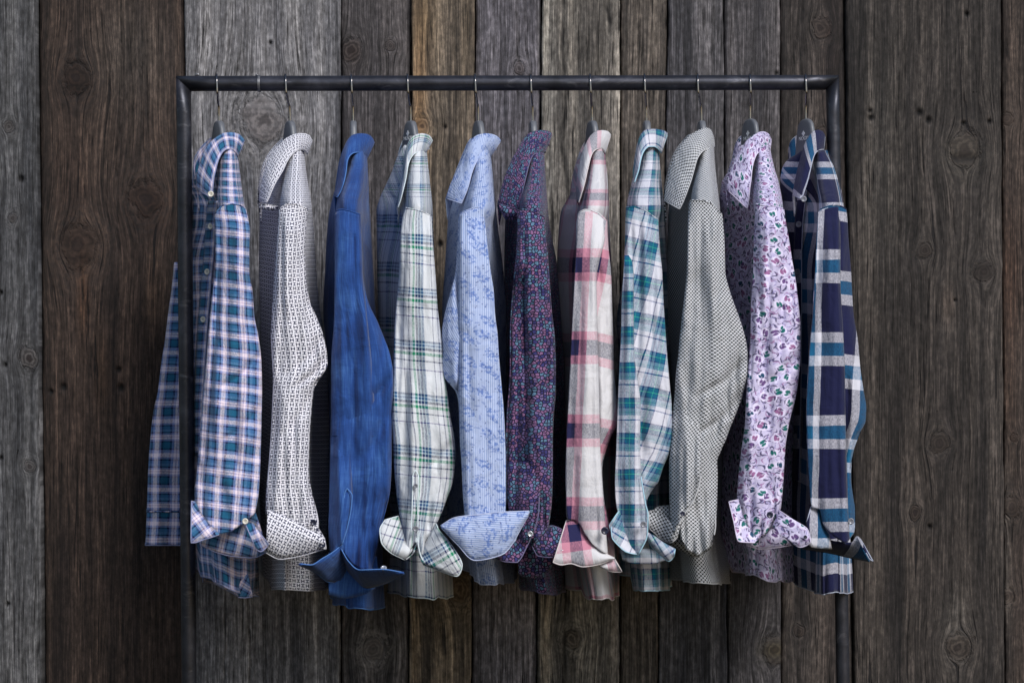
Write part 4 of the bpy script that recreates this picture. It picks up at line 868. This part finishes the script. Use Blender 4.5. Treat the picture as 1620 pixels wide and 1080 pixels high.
SH.append(dict(  # purple mosaic
 label='dark purple shirt with tiny pink and teal mosaic print, middle of the row', hlabel='grey hanger holding the dark purple mosaic shirt',
 mat=MOSAIC(), edge=EDG('mosaic', '#6a6384'), bm=SILV, hook=(840, 843), hyaw=8,
 nb=[(230, 838, 860), (260, 834, 861), (290, 829, 862), (320, 820, 864), (345, 819, 865), (430, 816, 868), (600, 810, 878), (800, 806, 876), (960, 836, 888)],
 fb=[(230, 832, 861), (260, 815, 862), (290, 802, 864), (320, 799, 866), (345, 800, 868), (430, 799, 883), (500, 800, 889), (600, 800, 894), (800, 804, 895), (880, 820, 893), (960, 830, 891)],
 seam_y=332, hem=[(818, 926), (832, 931), (860, 939), (893, 940)], hem_back=-4,
 sl=[(332, 819, 860), (357, 819, 862), (401, 817, 866), (441, 813, 869), (486, 809, 872), (530, 807, 877), (574, 807, 879), (619, 805, 879), (652, 802, 876), (700, 801, 874), (740, 801, 874), (784, 803, 873), (807, 806, 871), (833, 812, 867), (860, 822, 860), (884, 832, 852)],
 seam=[(812, 334), (820, 333), (830, 331), (842, 335), (860, 343), (868, 346)], bot=[(810, 870), (832, 866), (843, 848), (846, 860), (856, 876), (870, 876)],
 panel=[dict(l=[(730, 802), (784, 803), (807, 806), (833, 812), (858, 822)], r=[(730, 854), (784, 854), (807, 852), (833, 847), (858, 836)], edge='R', bot=0, slit=1, x0=830)], creases=[dict(p=[(430, 833), (600, 835), (740, 839), (800, 841)], side='L', step=.016, groove=.002, w=5), dict(p=[(780, 853), (820, 851), (850, 844)], step=.008, groove=.008, w=2.5), dict(p=[(335, 857), (360, 861), (420, 866)], step=.004, groove=.002), dict(p=[(590, 882), (625, 850), (645, 820)], step=0, groove=.008, w=8)],
 colA=[(873, 212), (868, 208.5), (860, 207), (850, 207.5), (840, 210), (832, 217), (824, 229), (816, 242), (808, 259), (800, 277), (794, 298), (788, 322)],
 colB=[(862, 242), (859, 241), (855, 241), (849, 242), (843, 246), (839, 254), (836, 264), (833, 276), (830, 289), (827, 302), (823, 317), (819, 331)],
 farA=[(866, 213), (850, 209), (838, 211), (831, 217), (824, 228), (816, 242), (808, 258), (800, 280)], farB=(0, 28),
 cuff=[(L3([(843, 842), (834, 863), (817, 889), (800, 888), (784, 882)], [-.232, -.24, -.25, -.25, -.245]), L3([(822, 846), (814, 852), (806, 858), (797, 866), (786, 878)], [-.215, -.22, -.225, -.232, -.242]), dict(edges='A', rot=.8)),
       (L3([(866, 832), (873, 831), (887, 836), (900, 844), (905, 852)], [-.22, -.232, -.24, -.245, -.246]), L3([(842, 864), (852, 879), (870, 881), (889, 874), (904, 856)], [-.235, -.245, -.25, -.25, -.247]), dict(edges='ABR', rot=-.6)),
       (L3([(820, 868), (840, 870), (860, 872), (872, 876)], -.18), L3([(820, 908), (840, 914), (860, 908), (876, 890)], -.185), dict(edges='')),
       (L3([(789, 323), (800, 327), (812, 331), (819, 334)], -.115), L3([(792, 332), (802, 348), (812, 348), (820, 344)], -.105), dict(edges='', rot=.1))],
 slit=[L3([(853, 786), (852, 810), (845, 840)], -.258)],
 buttons=[(839, 844, -.262, .0042), (889, 872.5, -.26, .0036)]))
SH.append(dict(  # pink window plaid
 label='off white shirt with large pink, grey and navy plaid, between the purple and teal shirts', hlabel='grey hanger holding the pink and white plaid shirt',
 mat=PINKBIG(), edge=EDG('pink', '#d8cfcf'), bm=NAVYB, hook=(934, 937), hyaw=22,
 nb=[(230, 934, 954), (260, 931, 957), (290, 926, 960), (320, 919, 961), (345, 915, 960), (430, 913, 962), (600, 906, 970), (800, 900, 960), (960, 925, 978)],
 fb=[(230, 926, 955), (260, 911, 958), (285, 905, 961), (306, 902, 962), (321, 894, 963), (334, 887, 963), (360, 884, 964), (430, 882, 967), (600, 895, 971), (700, 896, 974), (800, 896, 975), (880, 893, 977), (960, 893, 978)],
 seam_y=332, hem=[(885, 932), (922, 934), (925, 946), (950, 948), (978, 943)], hem_back=-8,
 sl=[(332, 916, 959), (357, 912, 960), (390, 912, 962), (430, 910, 966), (486, 907, 968), (541, 904, 970), (586, 902, 971), (630, 900, 975), (655, 899, 977), (668, 898, 977), (680, 897, 972), (695, 897, 963), (718, 896, 953), (762, 895, 952), (784, 896, 954), (809, 896, 958), (833, 900, 963), (851, 905, 970), (885, 915, 973)],
 seam=[(912, 340), (918, 335), (924, 332), (934, 332), (948, 338), (959, 349), (966, 354)], bot=[(893, 824), (900, 822), (908, 822), (918, 828), (925, 843), (937, 860), (950, 871), (972, 882), (980, 884)],
 uvrot=.20, panel=[dict(l=[(345, 914), (390, 912), (430, 910), (486, 907), (541, 904), (586, 902), (630, 900), (680, 897), (718, 896), (784, 896), (833, 900), (851, 905), (885, 915)], r=[(345, 959), (380, 956), (410, 948), (440, 943), (500, 944), (600, 947), (700, 949), (740, 951), (800, 955), (885, 962)], edge='R', top=1, lift=.005, x0=902, u=.050, lean=-.045)], creases=[dict(p=[(620, 972), (680, 958), (710, 950)], step=.004, groove=.002, w=5)],
 su=.068, sv=-.01, shear=.02, blend=.7, bu=.03,
 colA=[(966, 214), (961, 208.5), (953, 207), (945, 208), (936, 214), (930, 223), (925, 234), (920, 249), (917, 263), (914, 281), (913, 300), (914, 318)],
 colB=[(957, 243), (954, 238), (950, 235), (944, 236), (938, 241), (934, 250), (931, 262), (928, 275), (925, 289), (922, 300), (919, 310), (916, 320)],
 farA=[(958, 213), (945, 211), (934, 215), (925, 226), (918, 240), (912, 258), (908, 272), (905, 288)], farB=(-3, 26),
 cuff=[(L3([(896, 823), (906, 821), (919, 829), (932, 853), (950, 871), (972, 882)], [-.240, -.242, -.246, -.25, -.254, -.252]), L3([(875, 889), (888, 893), (903, 891), (922, 896), (944, 893), (972, 883)], [-.262, -.262, -.258, -.26, -.258, -.252]), dict(edges='ABL', rot=-.12, bulge=.006)),
       (L3([(930, 880), (944, 888), (958, 886), (972, 883)], [-.232, -.236, -.24, -.244]), L3([(950, 896), (960, 901), (972, 904), (984, 904)], -.246), dict(edges='BR', rot=-.3))],
 buttons=[(957, 839, -.278, .0056)]))
SH.append(dict(  # teal plaid
 label='teal, navy and white plaid shirt with one narrow folded sleeve, fourth from the right', hlabel='grey hanger holding the teal and white plaid shirt, fourth from the right',
 mat=TEALP(), edge=EDG('teal', '#a9cfe0'), bm=METALB, hook=(1020, 1023), hyaw=5,
 nb=[(230, 1016, 1040), (260, 1012, 1041), (290, 1003, 1042), (320, 994, 1045), (345, 992, 1046), (430, 990, 1048), (600, 985, 1056), (800, 985, 1054), (960, 1003, 1056)],
 fb=[(230, 1010, 1041), (260, 1006, 1043), (290, 1000, 1046), (320, 993, 1049), (345, 991, 1051), (430, 986, 1055), (508, 976, 1058), (560, 980, 1060), (600, 978, 1061), (800, 976, 1061), (880, 980, 1058), (960, 985, 1056)],
 seam_y=330, hem=[(975, 910), (1002, 912), (1004, 934), (1030, 934), (1060, 933)], hem_back=-8,
 sl=[(330, 991, 1040), (350, 990, 1041), (390, 989, 1043), (430, 987, 1047), (474, 984, 1049), (519, 983, 1052), (563, 981, 1055), (608, 979, 1059), (640, 978, 1062), (684, 976, 1063), (713, 975, 1059), (740, 974, 1048), (762, 973, 1040), (780, 973, 1028), (798, 975, 1021), (815, 979, 1024), (840, 984, 1025), (856, 992, 1022), (877, 1003, 1014)],
 seam=[(986, 330), (991, 328), (1003, 327), (1019, 332), (1037, 345), (1046, 350)], bot=[(980, 866), (996, 870), (1010, 876), (1018, 862), (1026, 850)],
 uvrot=.24, panel=[dict(l=[(404, 988), (430, 987), (474, 984), (519, 983), (563, 981), (608, 979), (684, 976), (713, 975), (762, 973), (798, 975), (815, 979), (840, 984), (856, 992), (877, 1003)], r=[(404, 994), (415, 1000), (440, 1002), (500, 1002), (560, 1003), (600, 1008), (640, 1013), (700, 1012), (750, 1014), (796, 1020), (840, 1024), (877, 1018)], edge='R', x0=985, u=.022, lean=.0)], creases=[dict(p=[(640, 990), (760, 992), (850, 996)], step=.0, groove=.004, w=4)],
 su=.024, sv=.02, blend=.75,
 colA=[(1056, 212), (1051, 208), (1043, 206), (1033, 205), (1023, 206), (1016, 211), (1012, 218), (1009, 228), (1007, 240), (1005, 254), (1003, 268), (1003, 282)],
 colB=[(1046, 242), (1044, 239), (1040, 235), (1034, 232), (1027, 232), (1021, 236), (1017, 242), (1014, 251), (1012, 260), (1010, 270), (1007, 279), (1004, 288)],
 farA=[(1046, 211), (1034, 209), (1022, 210), (1014, 217), (1009, 229), (1006, 242), (1004, 256), (1002, 270)], farB=(0, 26),
 cuff=[(L3([(984, 812), (990, 832), (996, 850), (1003, 864), (1010, 872)], -.236), L3([(967, 832), (968, 848), (978, 862), (992, 873), (1010, 877)], [-.25, -.258, -.26, -.258, -.252]), dict(edges='B', rot=.55, bulge=.006)),
       (L3([(979, 808), (981, 811), (984, 816)], -.240), L3([(964, 830), (966, 838), (970, 846)], -.25), dict(edges='ABL', rot=.55)),
       (L3([(1025, 842), (1036, 848), (1050, 858), (1068, 868)], [-.215, -.23, -.242, -.25]), L3([(1024, 850), (1031, 864), (1045, 878), (1058, 887), (1066, 880)], [-.22, -.23, -.242, -.25, -.252]), dict(edges='BR', rot=-.6)),
       (L3([(980, 868), (1000, 872), (1020, 868), (1040, 870)], -.185), L3([(985, 886), (1005, 892), (1030, 892), (1052, 886)], -.20), dict(edges=''))],
 slit=[L3([(1014, 754), (1021, 796), (1025, 815), (1024, 845), (1010, 877)], [-.262, -.266, -.268, -.266, -.262])],
 buttons=[(1018, 829, -.272, .0046)]))
SH.append(dict(  # ring dots
 label='black and white dotted print shirt with a full rounded sleeve', hlabel='grey hanger holding the black and white dotted shirt, third from the right',
 mat=RINGS(), edge=EDG('rings', '#c4c4c6'), bm=NAVYB, hook=(1104, 1110), hyaw=8,
 nb=[(230, 1108, 1128), (260, 1101, 1130), (290, 1094, 1134), (320, 1091, 1138), (345, 1089, 1142), (430, 1087, 1147), (600, 1074, 1160), (800, 1064, 1134), (960, 1070, 1160)],
 fb=[(230, 1096, 1129), (260, 1075, 1131), (290, 1064, 1134), (320, 1058, 1138), (345, 1057, 1140), (430, 1056, 1142), (600, 1060, 1144), (740, 1062, 1140), (840, 1060, 1140), (885, 1058, 1156), (960, 1057, 1161)],
 seam_y=326, hem=[(1050, 913), (1060, 914), (1080, 917), (1115, 922), (1165, 922)], hem_back=-2,
 sl=[(326, 1091, 1139), (346, 1089, 1143), (390, 1088, 1146), (430, 1087, 1147), (460, 1084, 1154), (486, 1081, 1163), (514, 1078, 1173), (541, 1075, 1180), (566, 1073, 1183), (590, 1070, 1182), (620, 1068, 1176), (641, 1066, 1169), (680, 1063, 1153), (715, 1060, 1139), (729, 1059, 1134), (751, 1059, 1135), (796, 1060, 1134), (830, 1062, 1133), (850, 1070, 1129), (881, 1080, 1118)],
 seam=[(1085, 322), (1094, 317), (1112, 317), (1128, 323), (1139, 337), (1146, 342)], bot=[(1055, 846), (1072, 834), (1078, 852), (1088, 870), (1106, 878), (1121, 867), (1131, 845), (1136, 838)],
 panel=[dict(l=[(650, 1065), (680, 1063), (715, 1060), (751, 1059), (800, 1060), (830, 1062), (846, 1064)], r=[(650, 1108), (700, 1110), (751, 1109), (775, 1104), (790, 1098), (811, 1084), (830, 1073), (846, 1066)], edge='R', bot=0, slit=1, x0=1096)], creases=[dict(p=[(600, 1124), (700, 1120), (820, 1112)], step=.002, groove=.006, w=5), dict(p=[(430, 1104), (600, 1096), (720, 1085)], side='L', step=.006, groove=.001, w=8), dict(p=[(540, 1176), (620, 1150), (700, 1128)], step=.0, groove=.006, w=6), dict(p=[(560, 1186), (600, 1150), (628, 1105)], step=0, groove=.011, w=10), dict(p=[(610, 1182), (660, 1145), (690, 1100)], step=0, groove=.009, w=10)],
 shear=.05, ys=[(320, -.184), (345, -.186), (420, -.200), (600, -.214), (870, -.222)],
 colA=[(1129, 218), (1124, 206), (1117, 203), (1107, 206), (1096, 212), (1085, 221), (1074, 236), (1065, 255), (1060, 275), (1056, 292), (1053, 306), (1052, 318)],
 colB=[(1130, 232), (1126, 232), (1121, 234), (1115, 237), (1109, 242), (1103, 251), (1098, 268), (1093, 286), (1088, 300), (1084, 311), (1080, 321), (1075, 331)],
 farA=[(1118, 209), (1104, 211), (1090, 214), (1080, 224), (1070, 237), (1061, 256), (1056, 276), (1051, 300)], farB=(-1, 26),
 cuff=[(L3([(1080, 812), (1072, 820), (1062, 826), (1050, 812), (1040, 806), (1026, 808)], [-.235, -.24, -.236, -.2, -.19, -.19]), L3([(1072, 848), (1066, 855), (1060, 858), (1045, 851), (1036, 843), (1028, 836)], [-.24, -.24, -.235, -.215, -.205, -.20]), dict(edges='BR', rot=.3)),
       (L3([(1036, 803), (1046, 800), (1058, 799)], -.19), L3([(1036, 842), (1050, 852), (1064, 856)], -.2), dict(edges='')),
       (L3([(1062, 852), (1080, 850), (1100, 855), (1128, 850)], -.186), L3([(1062, 862), (1080, 872), (1100, 880), (1126, 866)], -.19), dict(edges=''))],
 slit=[L3([(1109, 752), (1104, 775), (1098, 790), (1084, 811), (1073, 830)], -.262), L3([(1131, 812), (1132, 830), (1130, 846)], -.243)],
 buttons=[(1080, 812, -.272, .0035)]))
SH.append(dict(  # lavender
 label='lavender shirt scattered with teal and purple butterfly-like marks, second from the right', hlabel='grey hanger with a white emblem holding the lavender print shirt',
 mat=BUTTERFLY(), edge=EDG('lavender', '#d5cbe2'), bm=NAVYB, hook=(1187, 1187), hyaw=26,
 nb=[(230, 1196, 1216), (260, 1192, 1224), (290, 1191, 1232), (320, 1190, 1238), (345, 1190, 1241), (430, 1186, 1250), (600, 1180, 1258), (800, 1165, 1240), (960, 1168, 1252)],
 fb=[(230, 1172, 1216), (250, 1160, 1220), (270, 1152, 1225), (288, 1141, 1232), (320, 1137, 1238), (345, 1139, 1242), (430, 1141, 1250), (560, 1146, 1258), (660, 1148, 1256), (800, 1142, 1250), (880, 1144, 1254), (960, 1160, 1258)],
 seam_y=328, hem=[(1140, 872), (1160, 880), (1166, 905), (1180, 908), (1200, 912), (1215, 918), (1260, 919)], hem_back=-3,
 sl=[(328, 1196, 1239), (341, 1195, 1241), (368, 1193, 1246), (412, 1192, 1253), (441, 1191, 1258), (474, 1189, 1262), (519, 1188, 1266), (563, 1186, 1266), (597, 1183, 1263), (630, 1181, 1258), (673, 1179, 1247), (707, 1174, 1242), (740, 1170, 1240), (773, 1167, 1238), (796, 1166, 1236), (824, 1169, 1230), (840, 1173, 1220), (858, 1180, 1206)],
 seam=[(1190, 324), (1198, 323), (1213, 326), (1226, 326), (1238, 330), (1246, 336)], bot=[(1160, 848), (1176, 856), (1198, 853), (1218, 840), (1229, 829), (1240, 822)],
 creases=[dict(p=[(340, 1202), (500, 1196), (640, 1190)], side='L', step=.005, groove=.002, w=5), dict(p=[(600, 1250), (680, 1238), (780, 1228)], step=.005, groove=.002, w=5), dict(p=[(700, 1196), (800, 1190), (850, 1188)], step=0, groove=.005, w=6), dict(p=[(550, 1268), (590, 1240), (618, 1200)], step=0, groove=.009, w=9)],
 colA=[(1220, 222), (1215, 212), (1207, 209), (1198, 211), (1189, 217), (1181, 224), (1174, 235), (1167, 247), (1161, 260), (1156, 273), (1152, 286), (1150, 300)],
 colB=[(1217, 243), (1211, 241), (1205, 240), (1199, 242), (1195, 248), (1191, 260), (1189, 272), (1188, 284), (1186, 297), (1185, 309), (1184, 319), (1182, 330)],
 farA=[(1206, 214), (1194, 212), (1182, 213), (1171, 217), (1166, 224), (1162, 236), (1159, 250), (1152, 272)], farB=(-6, 26),
 cuff=[(L3([(1168, 790), (1174, 812), (1184, 834), (1200, 852)], -.238), L3([(1153, 793), (1160, 822), (1169, 856), (1194, 858)], [-.25, -.258, -.262, -.255]), dict(edges='BL', rot=1.1, bulge=.004)),
       (L3([(1231, 806), (1228, 816), (1226, 824), (1224, 832), (1226, 838)], [-.225, -.232, -.236, -.238, -.24]), L3([(1252, 820), (1278, 838), (1282, 856), (1266, 865), (1245, 852)], [-.245, -.262, -.268, -.262, -.25]), dict(edges='BL', rot=-.5, bulge=.006)),
       (L3([(1182, 850), (1200, 848), (1216, 838), (1230, 836)], -.185), L3([(1180, 862), (1204, 868), (1226, 866), (1252, 862)], -.195), dict(edges='B'))],
 buttons=[(1218, 814, -.256, .0048), (1274, 849, -.272, .0026)],
 extra=[(1176, 876), (1160, 880)]))
SH.append(dict(  # navy window plaid
 label='navy shirt with wide white and teal window plaid, last on the right', hlabel='grey hanger with a white emblem and lettering holding the navy plaid shirt',
 mat=NAVYBIG(), edge=EDG('navy', '#a9aebf'), bm=METALB, hook=(1275, 1275), hyaw=26,
 nb=[(230, 1292, 1300), (245, 1289, 1308), (260, 1287, 1317), (290, 1290, 1327), (320, 1294, 1334), (345, 1293, 1338), (430, 1290, 1342), (600, 1284, 1352), (800, 1282, 1346), (960, 1284, 1343)],
 top=238, fb=[(230, 1272, 1309), (243, 1262, 1312), (252, 1246, 1314), (268, 1236, 1320), (290, 1233, 1328), (320, 1233, 1333), (345, 1235, 1336), (430, 1246, 1340), (560, 1256, 1344), (660, 1256, 1344), (800, 1252, 1343), (960, 1254, 1343)],
 seam_y=330, hem=[(1250, 920), (1275, 929), (1296, 937), (1346, 938)], hem_back=-6,
 sl=[(330, 1296, 1338), (346, 1294, 1340), (379, 1292, 1342), (430, 1290, 1346), (470, 1287, 1348), (497, 1286, 1350), (541, 1282, 1357), (586, 1279, 1361), (619, 1277, 1366), (645, 1276, 1370), (665, 1276, 1369), (680, 1277, 1362), (691, 1277, 1356), (713, 1278, 1348), (740, 1279, 1344), (773, 1281, 1347), (807, 1284, 1352), (833, 1290, 1352), (858, 1300, 1348)],
 seam=[(1290, 334), (1296, 332), (1311, 326), (1324, 324), (1334, 328), (1342, 334)], bot=[(1280, 804), (1290, 803), (1298, 806), (1302, 829), (1318, 847), (1338, 860), (1350, 844), (1356, 838)],
 uvrot=.10, panel=[dict(l=[(345, 1294), (379, 1292), (430, 1290), (497, 1286), (541, 1282), (586, 1279), (645, 1276), (691, 1277), (740, 1279), (773, 1281), (807, 1284), (833, 1290), (858, 1300)], r=[(345, 1328), (390, 1329), (441, 1329), (519, 1333), (586, 1336), (652, 1337), (740, 1339), (800, 1341), (858, 1344)], edge='R', top=1, lift=.005, x0=1280, u=.066, lean=-.02)], creases=[],
 su=.060, sv=.03, blend=.8, shear=.03, bu=.02, bv=.03,
 colA=[(1305, 215), (1300, 208), (1294, 206.5), (1288, 208), (1282, 214), (1276, 223), (1271, 236), (1267, 250), (1263, 265), (1260, 280), (1257, 295), (1255, 309)],
 colB=[(1303, 237), (1300, 237), (1296, 238), (1291, 241), (1287, 248), (1284, 259), (1281, 272), (1278, 284), (1275, 294), (1272, 303), (1270, 309), (1266, 314)],
 farA=[(1296, 212), (1284, 210), (1270, 212), (1258, 217), (1251, 225), (1248, 240), (1248, 262), (1250, 292)], farB=(4, 24),
 cuff=[(L3([(1283, 801), (1290, 801), (1298, 804), (1303, 830), (1312, 846)], -.240), L3([(1276, 826), (1277, 845), (1282, 864), (1298, 867), (1316, 868)], [-.25, -.256, -.258, -.25, -.24]), dict(edges='AL', rot=.05, bulge=.006)),
       (L3([(1300, 850), (1322, 856), (1345, 858), (1355, 848)], [-.232, -.236, -.238, -.238]), L3([(1270, 868), (1310, 874), (1345, 882), (1376, 888)], [-.19, -.188, -.195, -.245]), dict(edges='', rot=.2)),
       (L3([(1355, 848), (1358, 849), (1361, 852)], -.238), L3([(1370, 874), (1376, 884), (1381, 887)], -.262), dict(edges='BR', rot=.4))],
 placket=[(1270, 300), (1264, 350), (1262, 400), (1262, 480), (1262, 560), (1260, 660), (1258, 760)], pw=12, pbut=[355, 430, 580, 690],
 buttons=[(1271.5, 315, -.12), (1346, 824, -.252, .0048)]))
for i, S in enumerate(SH):
    S['id'] = i+1
    if S.get('bot') is None: S['bot'] = [(0, S['sl'][-1][0]), (1620, S['sl'][-1][0])]
    make_hanger(i, S); make_shirt(S)
